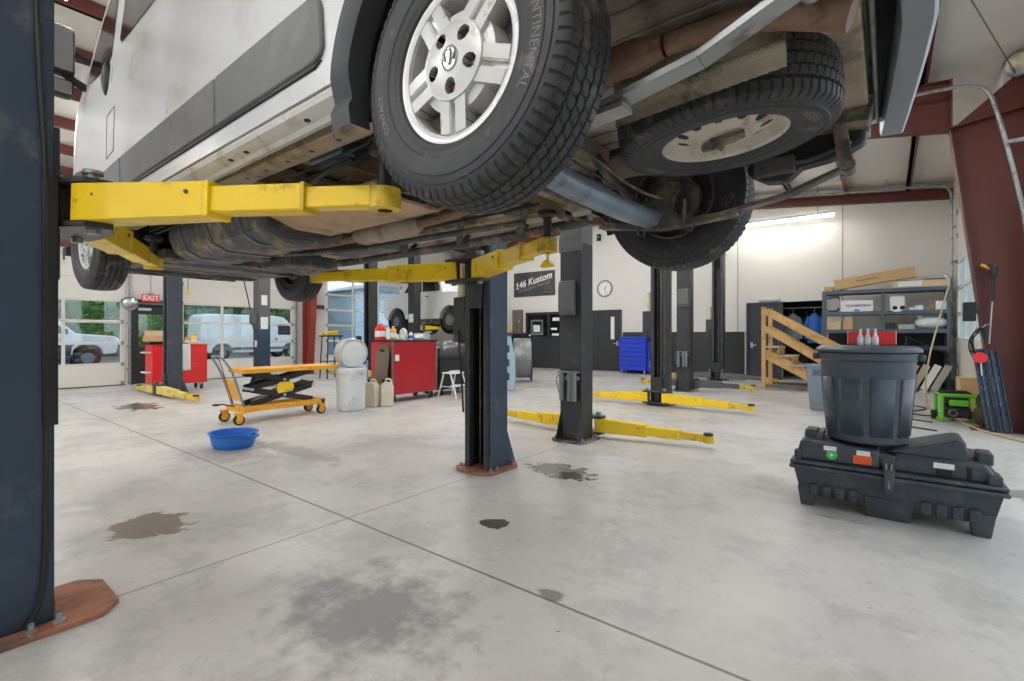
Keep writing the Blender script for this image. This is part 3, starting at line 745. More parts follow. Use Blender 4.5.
# rear step bumper and doors
m = MB(); pts = []
for i in range(9):
    y = VY-.96+1.92*i/8; pts.append(y)
n_ = len(pts); vs = []
for y in pts:
    c = .068-.058*abs((y-VY)/.96)**1.25
    for dx,z in ((-.04,2.225),(-.035,2.205),(.035,2.20),(.045,2.21),(.05,2.36),(-.04,2.36)): vs.append((c+dx,y,z))
m.add(vs,[(i*6+k,(i+1)*6+k,(i+1)*6+(k+1)%6,i*6+(k+1)%6) for i in range(n_-1) for k in range(6)]+[tuple(range(6)),tuple(range((n_-1)*6,n_*6))])
m.build('rear_bumper','step_steel',van,abs_=True)
m = MB(); m.b2(.03,VY-.86,2.38,.06,VY-.005,4.05); m.build('rear_door','van_white',van,.01,abs_=True)
m = MB(); m.b2(.03,VY+.005,2.38,.06,VY+.86,4.05); m.build('rear_door','van_white',van,.01,abs_=True)

# ---- underbody
fl = MB()
fl.b2(-4.45,VY-.84,2.25,-1.33,VY+.84,2.29); fl.b2(-1.33,VY-.60,2.31,-.05,VY+.60,2.35); fl.b2(-.46,VY-.84,2.36,-.05,VY+.84,2.40)
fl.b2(-1.345,VY-.84,2.25,-1.32,VY+.84,2.36)
for i in range(11):
    y = VY-.66+i*.132
    fl.b2(-4.4,y-.022,2.238,-1.36,y+.022,2.25)
    if abs(y-VY) < .58: fl.b2(-1.3,y-.022,2.298,-.08,y+.022,2.31)
fl.build('floor_pan','under_floor',van,.006,1,abs_=True)
for s in (-1,1):
    Y = VY+s*.735
    r_ = MB()
    r_.prism([(-5.3,2.10),(-1.55,2.065),(-1.3,2.17),(-.1,2.19),(-.1,2.32),(-1.36,2.31),(-1.6,2.20),(-5.3,2.24)],'y',Y-.05,Y+.05)
    r_.k = 1
    for i in range(16):
        x = -1.7-i*.2; z = 2.0655-(x+1.55)*.0093
        r_.cyl((x,Y,z-.001),(x,Y,z+.01),.017,n=12); 
        if i % 2 == 0: r_.cyl((x-.1,Y-s*.0-.051,z+.07),(x-.1,Y+.051,z+.07),.014,n=12)
    for i in range(4):
        x = -.25-i*.2; r_.cyl((x,Y,2.184),(x,Y,2.2),.015,n=10)
    r_.build('frame_rail',['under_tan','dark'],van,.008,1,abs_=True)
    for x in (-1.42,-1.9,-2.5,-3.1,-3.7,-4.25):
        o_ = MB(); o_.prism([(Y+s*.04,2.10),(VY+s*.87,2.075),(VY+s*.87,2.2),(Y+s*.04,2.245)],'x',x-.035,x+.035)
        o_.prism([(Y+s*.04,2.098),(VY+s*.87,2.072),(VY+s*.87,2.078),(Y+s*.04,2.104)],'x',x-.06,x+.06)
        o_.build('outrigger','under_tan',van,.004,1,abs_=True)
for x,z,h in ((-1.5,2.10,.12),(-2.05,2.09,.14),(-2.65,2.10,.12),(-3.25,2.09,.13),(-3.95,2.10,.12)):
    cm = MB(); cm.b2(x-.045,VY-.69,z,x+.045,VY+.69,z+h); cm.b2(x-.07,VY-.69,z-.004,x+.07,VY+.69,z+.006); cm.build('crossmember','under_tan',van,.006,1,abs_=True)
for a in ((-.18,VY-.80,2.20,-.06,VY+.80,2.36),(-1.28,VY-.6,2.22,-1.2,VY+.6,2.33)):
    cm = MB(); cm.b2(*a); cm.build('crossmember','under_tan',van,.006,1,abs_=True)
# black fuel tank with straps, tan heat shield
ft = MB(); pf = [(1.26,1.90),(1.34,1.855),(1.62,1.855),(1.74,1.90),(1.78,2.0),(1.78,2.16),(1.22,2.16),(1.22,2.0)]
ft.prism(pf,'x',-4.15,-2.72); ft.build('fuel_tank','under_dark',van,.03,3,abs_=True)
for x in (-3.9,-3.45,-3.0):
    st = MB(); st.prism([(1.255,1.893),(1.337,1.846),(1.623,1.846),(1.748,1.893),(1.79,2.0),(1.79,2.2),(1.205,2.2),(1.212,2.0)],'x',x-.025,x+.025)
    st.build('tank_strap','under_blue',van,.004,1,abs_=True)
for x in (-3.7,-3.2,-2.85):
    t_ = MB(); t_.ball((x,1.48,1.865),.13,14,(1.1,1.2,.28)); t_.build('tank_boss','under_dark',van,abs_=True)
hs = MB(); hs.prism([(1.25,1.95),(1.4,1.90),(1.62,1.90),(1.75,1.96),(1.74,1.97),(1.62,1.915),(1.41,1.915),(1.26,1.965)],'x',-2.66,-1.72); hs.prism([(-2.66,1.95),(-2.72,2.06),(-2.70,2.06),(-2.64,1.96)],'y',1.27,1.74)
hs.build('heat_shield','tan_shield',van,abs_=True)
# exhaust: cat, pipe, muffler, tail pipe
ex = MB(); ex.tube([(-4.7,2.05,2.0),(-4.2,2.02,1.97),(-3.6,2.0,1.99),(-2.9,2.0,1.99)],.032,10,1); ex.tube([(-2.3,2.0,1.99),(-1.7,1.95,2.0),(-1.35,1.6,2.08),(-1.15,1.38,2.13)],.03,10,2)
ex.build('exhaust_pipe','rust_pipe',van,abs_=True)
mu = MB(); mu.lathe([(.02,-2.95),(.06,-2.92),(.085,-2.85),(.085,-2.4),(.06,-2.32),(.02,-2.28)],(0,2.0,1.99),20,'X',1,.8); mu.build('catalyst','under_tan',van,abs_=True)
mu = MB(); mu.lathe([(.03,-1.2),(.048,-1.17),(.050,-.80),(.045,-.785),(.045,-.76),(.050,-.745),(.050,-.60),(.040,-.55),(.031,-.51)],(0,1.365,2.135),24,'X'); mu.build('muffler','rust_pipe',van,abs_=True)
tp = MB(); tp.tube([(-.50,1.365,2.135),(-.33,1.365,2.13),(-.2,1.365,2.095),(-.07,1.37,2.05)],[.030,.030,.032,.039],18,0); tp.tube([(-.2,1.365,2.095),(-.066,1.37,2.049)],[.026,.0395],18,0); tp.build('tail_pipe','rust_pipe',van,abs_=True)
# embossed spare-wheel heat shield
sh = MB(); vs = []; nx,ny = 40,16
for i in range(nx+1):
    for j in range(ny+1):
        x = -.70+.49*i/nx; y = 1.425+.02*j/ny-.010*max(0,1-abs(j-11)/1.6); z = 2.15-.175*(j/ny)+.05*(i/nx)*(1-.35*j/ny)
        vs.append((x,y,z+.002*((i+j)%2)))
sh.add(vs,[(i*(ny+1)+j,(i+1)*(ny+1)+j,(i+1)*(ny+1)+j+1,i*(ny+1)+j+1) for i in range(nx) for j in range(ny)])
sh.build('spare_heat_shield','shield',van,sharp=60,abs_=True)
# leaf springs
for s,mt in ((-1,'galv'),(1,'under_dark')):
    Y = VY+s*.60
    lf = MB(); pts = [(-1.49,2.0),(-1.35,1.94),(-1.15,1.89),(-.90,1.86),(-.62,1.868),(-.36,1.91),(-.13,1.99)] if s > 0 else [(-1.49,2.06),(-1.35,2.01),(-1.15,1.955),(-.90,1.91),(-.62,1.925),(-.36,1.97),(-.13,2.06)]; dz = pts[3][1]-1.925
    for (a,b),(c,d) in zip(pts,pts[1:]): lf.beam((a,Y,b),(c,Y,d),.065,.016)
    lf.beam((-1.25,Y,1.955+dz),(-.90,Y,1.905+dz),.065,.014); lf.beam((-.90,Y,1.905+dz),(-.55,Y,1.925+dz),.065,.014)
    for x in (-1.02,-.78): lf.tube([(x,Y-.045,1.96),(x,Y-.045,1.82),(x,Y+.045,1.82),(x,Y+.045,1.96)],.008,6)
    lf.cyl((-1.49,Y-.04,pts[0][1]),(-1.49,Y+.04,pts[0][1]),.03,n=12); lf.cyl((-.13,Y-.04,pts[-1][1]),(-.13,Y+.04,pts[-1][1]),.028,n=12)
    lf.build('leaf_spring',mt,van,abs_=True)
    sk = MB()
    for d in (-.05,.05): sk.beam((-.13,Y+d,pts[-1][1]-.02),(-.17,Y+d,2.24),.012,.05)
    sk.prism([(-.30,2.16),(-.06,2.14),(-.04,2.24),(-.34,2.24)],'y',Y-.07,Y+.07); sk.cyl((-.13,Y-.062,pts[-1][1]),(-.13,Y+.062,pts[-1][1]),.014,n=10)
    sk.build('spring_shackle','under_dark',van,.004,1,abs_=True)
    sa = MB(); sa.tube([(-.98,Y-s*.12,1.93),(-1.2,Y-s*.16,2.22)],.022,10); sa.tube([(-1.08,Y-s*.14,2.06),(-1.2,Y-s*.16,2.22)],.030,10); sa.build('shock_absorber','under_dark',van,abs_=True)
for s in (1,):
    Y = VY+s*.68
    m = MB(); m.prism([(-.52,2.05),(-.44,2.0),(-.36,1.99),(-.30,2.04),(-.2,2.05),(-.12,2.075),(-.07,2.10),(-.07,2.2),(-.5,2.2)],'y',Y-.05,Y+.05); m.build('spring_hanger','black_plastic',van,.018,2,abs_=True)
    m = MB(); m.box((-.40,Y-s*.07,2.05),(.16,.05,.07)); m.tube([(-.5,Y-s*.06,2.1),(-.3,Y-s*.09,2.03),(-.12,Y-s*.05,2.1)],.010,6,2); m.build('hanger_bracket','under_dark',van,.008,1,abs_=True)
# rear beam axle
ax = MB(); ax.tube([(-.90,1.10,1.985),(-.93,1.2,1.92),(-.95,1.34,1.87),(-.95,2.27,1.87),(-.93,2.41,1.92),(-.90,2.51,1.985)],.05,18,1)
ax.build('rear_axle','blue_steel',van,abs_=True)
br = MB()
for s in (-1,1):
    Y = VY+s*.60; br.box((-.90,Y,1.885),(.16,.11,.03)); br.prism([(-.98,1.86),(-.84,1.86),(-.82,1.98),(-1.0,1.98)],'y',Y-.06,Y-.05); br.prism([(-.98,1.86),(-.84,1.86),(-.82,1.98),(-1.0,1.98)],'y',Y+.05,Y+.06)
    br.cyl((-.9,VY+s*.70,2.02),(-.9,VY+s*.76,2.02),.085,n=20)
    for d in (-.03,.03): br.cyl((-.9+d,Y,1.855),(-.9+d,Y,1.87),.012,n=6)
br.tube([(-.84,1.3,1.94),(-.86,1.6,1.96),(-.88,2.0,1.94),(-.84,2.3,1.95),(-.8,2.36,2.02)],.006,6,1)
br.tube([(-1.0,1.25,2.0),(-1.02,1.6,2.02),(-1.0,2.1,1.99),(-1.0,2.35,1.96)],.005,6,1)
br.tube([(-1.6,1.35,2.1),(-1.3,1.5,2.02),(-1.05,1.75,1.99),(-.99,1.9,1.96)],.012,8,1)
br.build('axle_bracket','under_dark',van,abs_=True)
ab = MB(); ab.tube([(-1.0,1.25,1.99),(-1.14,1.3,1.93),(-1.16,1.8,1.92),(-1.14,2.3,1.93),(-1.0,2.35,1.99)],.014,8,1); ab.build('anti_roll_bar','under_dark',van,abs_=True)
# front end: subframe, engine, gearbox, control arms, drive shafts, anti-roll bar
sf = MB()
sf.b2(-5.35,VY-.48,1.93,-5.2,VY+.48,2.03); sf.b2(-4.62,VY-.52,1.90,-4.46,VY+.52,1.98)
for s in (-1,1): sf.prism([(-5.35,1.93),(-4.5,1.89),(-4.5,1.98),(-5.35,2.03)],'y',VY+s*.42-.05,VY+s*.42+.05)
sf.build('subframe','under_dark',van,.012,2,abs_=True)
en = MB(); en.b2(-5.3,VY-.35,2.0,-4.75,VY+.1,2.6); en.prism([(-5.22,1.92),(-4.85,1.92),(-4.78,2.05),(-5.28,2.05)],'y',VY-.32,VY+.05); en.build('engine','under_blue',van,.03,3,abs_=True)
gb = MB(); gb.lathe([(.02,-.28),(.14,-.24),(.17,-.05),(.15,.15),(.10,.3),(.02,.33)],(-5.0,VY+.35,2.12),20,'Y'); gb.ball((-4.75,VY+.3,2.0),.13,14,(1.1,1.3,.7)); gb.build('gearbox','under_dark',van,abs_=True)
for s in (-1,1):
    ca = MB(); ca.prism([(-5.15,VY+s*.42),(-4.55,VY+s*.44),(-4.60,VY+s*.52),(-4.84,VY+s*.72),(-4.96,VY+s*.72),(-5.1,VY+s*.52)],'z',1.93,1.97)
    ca.cyl((-4.9,VY+s*.72,1.9),(-4.9,VY+s*.72,2.02),.035,n=12); ca.build('control_arm','under_dark',van,.006,1,abs_=True)
    ds = MB(); ds.tube([(-4.95,VY+s*.3,2.08),(-4.9,VY+s*.72,2.03)],.02,10); ds.lathe([(.03,-.05),(.055,-.02),(.05,0),(.06,.02),(.05,.04),(.03,.06)],(-4.9,VY+s*.66,2.03),14,'Y'); ds.build('drive_shaft','under_dark',van,abs_=True)
    sp = MB(); sp.tube([(-4.9,VY+s*.68,2.05),(-4.88,VY+s*.56,2.55)],.035,10); sp.build('strut','under_dark',van,abs_=True)
sb = MB(); sb.tube([(-4.86,VY-.66,1.98),(-4.70,VY-.52,1.92),(-4.62,VY-.4,1.9),(-4.62,VY+.4,1.9),(-4.70,VY+.52,1.92),(-4.86,VY+.66,1.98)],.016,8,2); sb.build('anti_roll_bar','under_blue',van,abs_=True)
ut = MB(); ut.prism([(-5.85,1.95),(-5.35,1.90),(-4.65,1.88),(-4.65,1.895),(-5.35,1.915),(-5.85,1.965)],'y',VY-.6,VY+.62); 
for i in range(5): ut.b2(-5.7+i*.22,VY-.5,1.885,-5.67+i*.22,VY+.5,1.91)
ut.build('splash_shield','under_dark',van,.01,1,abs_=True)
gs = MB()
for x in (-4.20,-4.10): gs.beam((x,VY-.5,1.98),(x,VY+.5,1.92),.07,.05)
gs.b2(-4.3,1.95,1.86,-3.75,2.35,1.96); gs.ball((-4.0,2.2,1.9),.16,14,(1.3,.9,.5)); gs.b2(-3.6,2.15,1.95,-2.95,2.42,2.1)
gs.build('transmission_pan','under_dark',van,.02,2,abs_=True)
# right-hand lower side rail with diagonal struts, seen through to the shop
lr = MB(); lr.tube([(-4.25,2.60,1.99),(-3.9,2.56,1.965),(-1.9,2.56,1.965),(-1.45,2.60,2.0)],.034,8,1)
for x in (-3.7,-3.1,-2.5,-1.95): lr.beam((x,2.56,1.94),(x+.22,2.36,2.1),.045,.02); lr.beam((x,2.56,1.94),(x-.02,2.70,2.08),.04,.02)
lr.tube([(-3.95,1.86,1.95),(-3.2,2.1,1.93),(-2.4,2.15,1.94),(-1.7,2.3,1.97)],.02,8,1)
lr.build('side_step_frame','under_dark',van,.003,1,abs_=True)
m = MB(); m.tube([(-4.28,1.18,2.05),(-3.2,1.17,2.04),(-2.2,1.20,2.04),(-1.5,1.24,2.08),(-1.1,1.3,2.14)],.009,6,1); m.build("brake_line","cable",van,abs_=True)
m = MB(); m.tube([(-4.28,1.15,2.06),(-3.2,1.14,2.055),(-2.2,1.16,2.05),(-1.6,1.15,2.06)],.006,6,1); m.build("brake_line","cable",van,abs_=True)
m = MB(); m.tube([(-2.7,1.9,2.06),(-2.1,1.86,2.04),(-1.6,1.7,2.05),(-1.3,1.72,2.1)],.011,6,1); m.build("brake_line","cable",van,abs_=True)
m = MB(); m.tube([(-4.3,2.28,2.05),(-3.0,2.30,2.05),(-1.6,2.3,2.06)],.010,6,1); m.build("brake_line","cable",van,abs_=True)
m = MB(); m.tube([(-2.3,1.12,2.03),(-2.15,1.2,2.0),(-1.95,1.16,2.02),(-1.8,1.2,2.05)],.010,6,2); m.build("brake_line","cable",van,abs_=True)
m = MB(); m.tube([(-1.9,1.25,1.98),(-1.6,1.45,1.93),(-1.35,1.55,1.96),(-1.2,1.5,2.02)],.012,6,2); m.build("brake_line","cable",van,abs_=True)
for a in ((-2.05,1.14,2.06,-1.80,1.26,2.14),(-1.75,1.3,1.97,-1.5,1.5,2.08),(-2.5,1.85,2.02,-2.2,2.05,2.15)):
    bx = MB(); bx.b2(*a); bx.build('junction_box','under_blue',van,.012,2,abs_=True)
dv = MB(); dv.b2(-1.75,1.28,2.06,-1.28,1.72,2.12)
for i in range(5): dv.b2(-1.72+i*.1,1.3,2.05,-1.68+i*.1,1.70,2.062)
dv.build('skid_plate','under_tan',van,.006,1,abs_=True)
rp = MB(); rp.b2(-.47,VY+.84,2.262,-.06,VY+.855,2.6); rp.build('inner_quarter_panel','wall_grey',van,abs_=True); rp = MB(); rp.b2(-.47,VY-.855,2.262,-.06,VY-.84,2.6); rp.build('inner_quarter_panel','wall_grey',van,abs_=True)
hg = MB(); hg.b2(-.09,VY+.74,2.17,-.06,VY+.84,2.55)
for z in (2.22,2.32,2.42): hg.b2(-.1,VY+.72,z,-.06,VY+.76,z+.05)
hg.b2(-.045,VY-.9,2.25,-.03,VY+.9,2.36); hg.build('bumper_bracket','galv',van,.004,1,abs_=True)
# wheels
WZ = 2.022
wl = road_wheel(van,(XA,VY-.81,WZ),False,R(4))
road_wheel(van,(XA,VY+.81,WZ),True,R(9)); wf = road_wheel(van,(XF,VY-.81,WZ),False,R(40)); road_wheel(van,(XF,VY+.81,WZ),True,R(70))
wf.rotation_euler = (0,0,R(3))
sp_ = road_wheel(van,(-.48,1.855,2.10),name='spare_wheel',spare=True,rot=(R(90+3),R(-4),0))
hb = MB(); hb.tube([(-.075,-.092,-.02),(-.03,-.102,.0),(.02,-.1,.02),(.075,-.09,.01)],.015,8,1); hb.box((0,-.085,0),(.08,.03,.055)); hb.tube([(-.02,-.1,-.045),(.01,-.1,.04)],.012,6); hb.build('spare_hanger','under_dark',sp_)
def side_lettering(parent, s_, r, a, size, mtl):
    # letters stand on the outer sidewall and read around the tyre, tops outward
    me = text_mesh(s_,size,.0007)
    for v in me.vertices:
        t = a - v.co.x/r; q = r+v.co.y; v.co = (q*math.cos(t), -.1128-v.co.z, q*math.sin(t))
    me.materials.clear(); me.materials.append(M[mtl]); o = bpy.data.objects.new('lettering',me); COL.objects.link(o); o.parent = parent
side_lettering(wl,'CONTINENTAL',.280,R(-8),.036,'rubber_text'); side_lettering(wl,'CONTACT',.283,R(196),.026,'rubber_text')
side_lettering(sp_,'NEXEN',.283,R(10),.036,'rubber_text'); side_lettering(sp_,'NEXEN',.283,R(190),.036,'rubber_text')
# ------------------------------------------------------------------ two-post lifts: each bolted post with its carriage and arms
def lift_post(x, y, f, label, armz, tips, skin='navy', inner='post_inner', h=3.75, w=.15, arm='yellow', plate='rust_plate', pad_top=None, box=None, splice=None, valve=None, up_grey=None, big=1.0, pf=.25, carr=True, z_rest=0):
    t = thing('lift_post',label,'car lift',(x,y,0),0,'two-post lift columns')
    F = lambda a: a*f
    m = MB(); pl = [(-.24,F(-.20)),(-.17,F(-.28)),(.17,F(-.28)),(.24,F(-.20)),(.24,F(pf-.08)),(.15,F(pf)),(-.15,F(pf)),(-.24,F(pf-.08))]
    m.prism(pl,'z',0,.024); bp = m.build('base_plate',plate,t,.004)
    for a in (-.19,.19):
        for b in (-.19,.06,.15): m = MB(); m.cyl((a,F(b),.024),(a,F(b),.036),.022,n=10); m.cyl((a,F(b),.034),(a,F(b),.06),.011,n=8); m.build('anchor_bolt','galv',bp)
    z1 = h if splice is None else splice
    def shell(m, z0, z1, g=0.0):
        W = w+g
        m.b2(-W,F(-.145-g),z0,W,F(-.135),z1); m.b2(-W,F(-.135),z0,-W+.01,F(.14),z1); m.b2(W-.01,F(-.135),z0,W,F(.14),z1)
        m.b2(-W,F(.13),z0,-.088,F(.14),z1); m.b2(.088,F(.13),z0,W,F(.14),z1)
        m.b2(-.098,F(.075),z0,-.088,F(.13),z1); m.b2(.088,F(.075),z0,.098,F(.13),z1)
    m = MB(); shell(m,.024,z1)
    m.prism([(F(-.145),.024),(F(-.145),.34),(F(-.26),.024)],'x',-w+.0,-w+.012); m.prism([(F(-.145),.024),(F(-.145),.34),(F(-.26),.024)],'x',w-.012,w)
    m.build('post',skin,t,.006,2)
    if splice:
        m = MB(); shell(m,splice,h,.0); m.build('post_extension','post_grey',t,.006,2)
        m = MB(); m.b2(-w-.012,F(-.16),splice-.1,w+.012,F(-.146),splice+.1)
        for a in (-.12,-.04,.04,.12):
            for b in (-.06,.06): m.cyl((a,F(-.16),splice+b),(a,F(-.172),splice+b),.012,n=8)
        m.build('splice_plate','post_grey',t,.002)
    m = MB(); m.b2(-w+.012,F(-.13),.03,w-.012,F(-.11),h-.05); m.build('inner_lining',inner,t)
    m = MB(); m.cyl((.0,F(-.02),.05),(.0,F(-.02),armz-.25 if armz > 1 else h-.4),.028,n=14); m.build('hydraulic_ram','chrome' if armz > 1 else 'post_grey',t)
    for a in (-.055,.062):
        m = MB(); m.tube([(a,F(.02),.05),(a,F(.02),h-.1)],.008,6); m.build('lift_chain','under_dark',t)
    m = MB(); m.b2(-w-.02,F(-.16),h,w+.02,F(.16),h+.03); m.build('top_cap',skin,t,.006)
    # carriage
    c = MB(); az = armz
    c.b2(-.083,F(.0),az-.35,.083,F(.17),az+.35)
    for dz in (-.10,.10): c.prism([(-.10,F(.13)),(.10,F(.13)),(.235,F(.22)),(.235,F(.33)),(.10,F(.36)),(-.10,F(.36)),(-.235,F(.33)),(-.235,F(.22))],'z',az+dz-.014,az+dz+.014)
    c.b2(-.05,F(.16),az-.09,.05,F(.22),az+.09)
    ca = c.build('carriage','post_black',t,.006)
    for s in (-1,1): c = MB(); c.cyl((s*.165,F(.27),az-.135),(s*.165,F(.27),az+.145),.026,n=14); c.cyl((s*.165,F(.27),az+.143),(s*.165,F(.27),az+.16),.04,n=14); c.build('pivot_pin','galv',ca)
    for s in (-1,1):
        c = MB(); c.lathe([(.03,az-.08),(.055,az-.08),(.055,az+.08),(.03,az+.08)],(s*.165,F(.27),0),18); c.build('arm_restraint_gear','under_dark',ca)
    for (tx,ty,tz) in tips:
        tip = Vector((tx-x,ty-y,tz)); p0 = Vector((.165 if tip.x > 0 else -.165,F(.27),az)); d = tip-p0; d.z = 0; L_ = d.length; u = d.normalized()
        sag = Vector((0,0,tip.z-az))
        A = lambda q: p0+u*(L_*q)+sag*q
        m = MB(); m.beam(p0-u*.03,A(.47),.15*big,.17*big,.125*big,.145*big); m.k = 1
        for q in (.06,.40): 
            n_ = Vector((-u.y,u.x,0))
            for s in (-1,1): m.cyl(A(q)+n_*s*.060*big+Vector((0,0,.03)),A(q)+n_*s*.0735*big+Vector((0,0,.03)),.010,n=8)
        arm_o = m.build('swing_arm',[arm,'under_dark'],t,.012,3)
        m = MB(); m.beam(A(.452),A(.474),.132*big,.152*big); arm_o2 = m.build('collar',arm,arm_o,.006)
        m = MB(); m.beam(A(.40),A(.77),.10*big,.112*big); m.build('arm_extension',arm,arm_o,.008,2)
        m = MB(); m.beam(A(.765),A(.776),.104*big,.116*big); m.build('stop_band','yellow_worn',arm_o)
        m = MB(); m.beam(A(.72),A(.97),.075*big,.085*big); m.build('arm_tip',arm if tz > 1 else 'yellow_worn',arm_o,.006,2)
        e = A(1.0); m = MB(); m.lathe([(.03,-.055),(.062,-.05),(.062,.03),(.045,.034),(.03,.034)],e,20); m.build('pad_socket','yellow_worn',arm_o)
        if pad_top:
            m = MB(); m.cyl(e+Vector((0,0,-.03)),(e.x,e.y,pad_top-.03),.026,n=14); m.lathe([(.03,pad_top-.045),(.06,pad_top-.03),(.06,pad_top-.005),(.05,pad_top-.002),(.001,pad_top-.002)],(e.x,e.y,0),18)
            m.build('lift_pad','post_black',arm_o)
        else:
            m = MB(); m.lathe([(.05,.034),(.055,.045),(.05,.06),(.001,.06)],e,18); m.build('lift_pad','rubber_old',arm_o)
    if box:
        bx, side_, bz, sz = box
        m = MB()
        if side_ == 'back': m.prism([(bz-sz[2]/2,0),(bz+sz[2]/2,0),(bz+sz[2]/2-.03,sz[1]),(bz-sz[2]/2+.05,sz[1])][::1] if False else [(F(-.15),bz-sz[2]/2),(F(-.15),bz+sz[2]/2),(F(-.15-sz[1]*.8),bz+sz[2]/2),(F(-.15-sz[1]),bz+sz[2]/2-.08),(F(-.15-sz[1]),bz-sz[2]/2+.06),(F(-.15-sz[1]*.6),bz-sz[2]/2)],'x',bx-sz[0]/2,bx+sz[0]/2)
        else: m.b2(-w-sz[1],bx-sz[0]/2,bz-sz[2]/2,-w-.002,bx+sz[0]/2,bz+sz[2]/2)
        cb = m.build('control_box','post_black' if side_ != 'back' else 'post_grey',t,.012,2)
        if side_ != 'back':
            m = MB(); m.cyl((-w-sz[1]/2,bx,bz+sz[2]/2),(-w-sz[1]/2,bx,bz+sz[2]/2+.3),.075,n=18); m.cyl((-w-sz[1]/2,bx,bz+sz[2]/2+.3),(-w-sz[1]/2,bx,bz+sz[2]/2+.36),.06,n=18); m.build('pump_motor','cream',cb,.006)
            m = MB(); m.tube([(-w-sz[1]/2,bx-.1,bz-.1),(-w-.02,bx-.13,bz-.4),(-w-.01,bx-.1,bz-.9)],.01,6,2); m.build('hydraulic_hose','cable',cb)
    if valve:
        m = MB(); m.b2(-.11,F(-.21),valve-.03,.13,F(-.15),valve+.02)
        for a in (-.08,.03,.09): m.cyl((a,F(-.22),valve-.28),(a,F(-.22),valve+.06),.032,n=14)
        m.b2(-.13,F(-.24),valve+.06,.14,F(-.15),valve+.08); m.tube([(-.08,F(-.22),valve+.05),(-.16,F(-.24),valve+.0),(-.12,F(-.2),valve-.22)],.008,6,1)
        m.build('hose_reel_fitting','drum_grey',t,.004)
    return t
AZ = 1.905
n1 = lift_post(-3.09,.295,1,'blue lift post in front of the white van, its base plate broad and rusty',AZ,[(-1.58,1.20,1.85),(-4.39,1.20,1.85)],pad_top=2.05,h=3.9,pf=.37)
m = MB(); m.tube([(.158,.05,3.8),(.165,.09,2.4),(.16,.115,2.0),(.16,.115,.5),(.158,.10,.12),(.17,.05,.04)],.011,8,2); m.build('cable_conduit','cable',n1)
m = MB(); m.b2(.1505,.10,.9,.17,.15,2.0); m.cyl((.165,.12,1.2),(.182,.12,1.2),.012,n=10); m.build('cable_guard','post_inner',n1,.003); m = MB(); m.prism([(.02,.025),(.14,.025),(.14,.10)],'y',.135,.15); m.build('foot_gusset','rust_plate',n1,.003)
n2 = lift_post(-3.10,3.55,-1,'blue lift post standing beyond the van, holding the far pair of yellow arms',AZ,[(-1.62,2.42,1.85),(-4.30,2.47,1.85)],pad_top=2.05,h=3.9,skin='post_black',box=(-.05,'side',1.45,(.18,.16,.45)))
m = MB(); m.b2(.1505,-.12,.03,.157,.14,3.85); m.prism([(.14,.03),(.14,.36),(.27,.03)],'x',.1505,.157); m.build('side_cover','navy',n2)
m = MB(); m.cyl((1.48,-1.13,1.72),(1.48,-1.13,1.84),.008,n=8); m.prism([(1.435,1.71),(1.525,1.71),(1.515,1.73),(1.49,1.75),(1.47,1.75),(1.445,1.73)],'y',-1.15,-1.11); m.build('hanging_pin','yellow',n2,.004)
lift_post(-3.07,5.24,1,'black lift post with grey box and hose fittings, yellow arms at its foot',.16,[(-1.62,5.72,.115),(-4.62,5.72,.115)],skin='post_black',h=4.2,splice=2.42,box=(-.02,'back',1.75,(.2,.1,.42)),valve=.78,plate='under_dark')
lift_post(-3.36,8.85,-1,'black lift post with open slotted face, yellow arms spread on the floor',.16,[(-1.75,8.55,.115),(-4.75,8.55,.115)],skin='post_black',h=4.2,box=(.0,'side',1.5,(.2,.18,.5)),plate='under_dark')
lift_post(-3.72,11.3,1,'black lift post close behind the slotted one, grey box high on its back',.16,[(-2.4,11.9,.115),(-5.0,11.9,.115)],skin='post_black',h=4.2,box=(.03,'back',2.15,(.24,.12,.42)),valve=.85,plate='under_dark',arm='post_grey')
lift_post(-3.85,14.6,-1,'lone black lift post close to the white back wall, near the navy door',.16,[(-2.35,14.35,.115),(-5.3,14.35,.115)],skin='post_black',h=3.6,box=(.0,'side',1.5,(.2,.18,.5)),plate='under_dark',arm='post_grey')
lift_post(-12.4,3.74,-1,'dark lift post between the black personnel door and the long red cart',.13,[(-10.35,3.50,.10),(-13.5,3.42,.10)],skin='post_slate',h=4.0,arm='yellow_pale',plate='under_dark')
b_ = lift_post(-12.5,5.70,1,'grey topped lift post with white stickers, before the parked van outside',.16,[(-11.2,6.3,.115),(-13.7,6.3,.115)],skin='navy',h=4.0,arm='yellow_pale',plate='under_dark',splice=1.55,box=(.0,'back',1.7,(.2,.12,.3)))
for a in ((.151,-.1,1.45,.157,.08,1.75),(.151,-.08,2.05,.157,.06,2.3),(-.06,-.154,1.0,.06,-.148,1.16)):
    m = MB(); m.b2(*a); m.build('sticker','paper',b_)
lift_post(-12.5,8.95,-1,'black lift post between the round metal drum and the red roll cab',.16,[(-11.0,8.4,.115),(-13.9,8.4,.115)],skin='post_black',h=4.0,arm='yellow_pale',plate='under_dark')
d_ = lift_post(-12.5,10.68,1,'black lift post in front of the lifted white truck, with a white sticker',1.56,[(-12.5,12.02,1.54),(-13.98,12.0,1.54)],skin='post_black',h=4.0,plate='under_dark',pad_top=1.715)
m = MB(); m.b2(-.11,-.154,1.72,.12,-.148,2.0); m.build('sticker','paper',d_)

# ------------------------------------------------------------------ white truck on the far lift
tk = thing('pickup_truck','white truck raised on the far lift behind the red roll cab','truck',(-13.3,12.62,.36))
tb = MB()
prof = [(-2.05,1.62),(-1.85,1.52),(1.95,1.52),(2.2,1.6),(2.2,2.28),(2.0,2.34),(1.5,2.36),(1.3,2.46),(0.95,2.98),(0.3,3.05),(-2.0,3.0),(-2.12,2.4),(-2.12,1.7)]
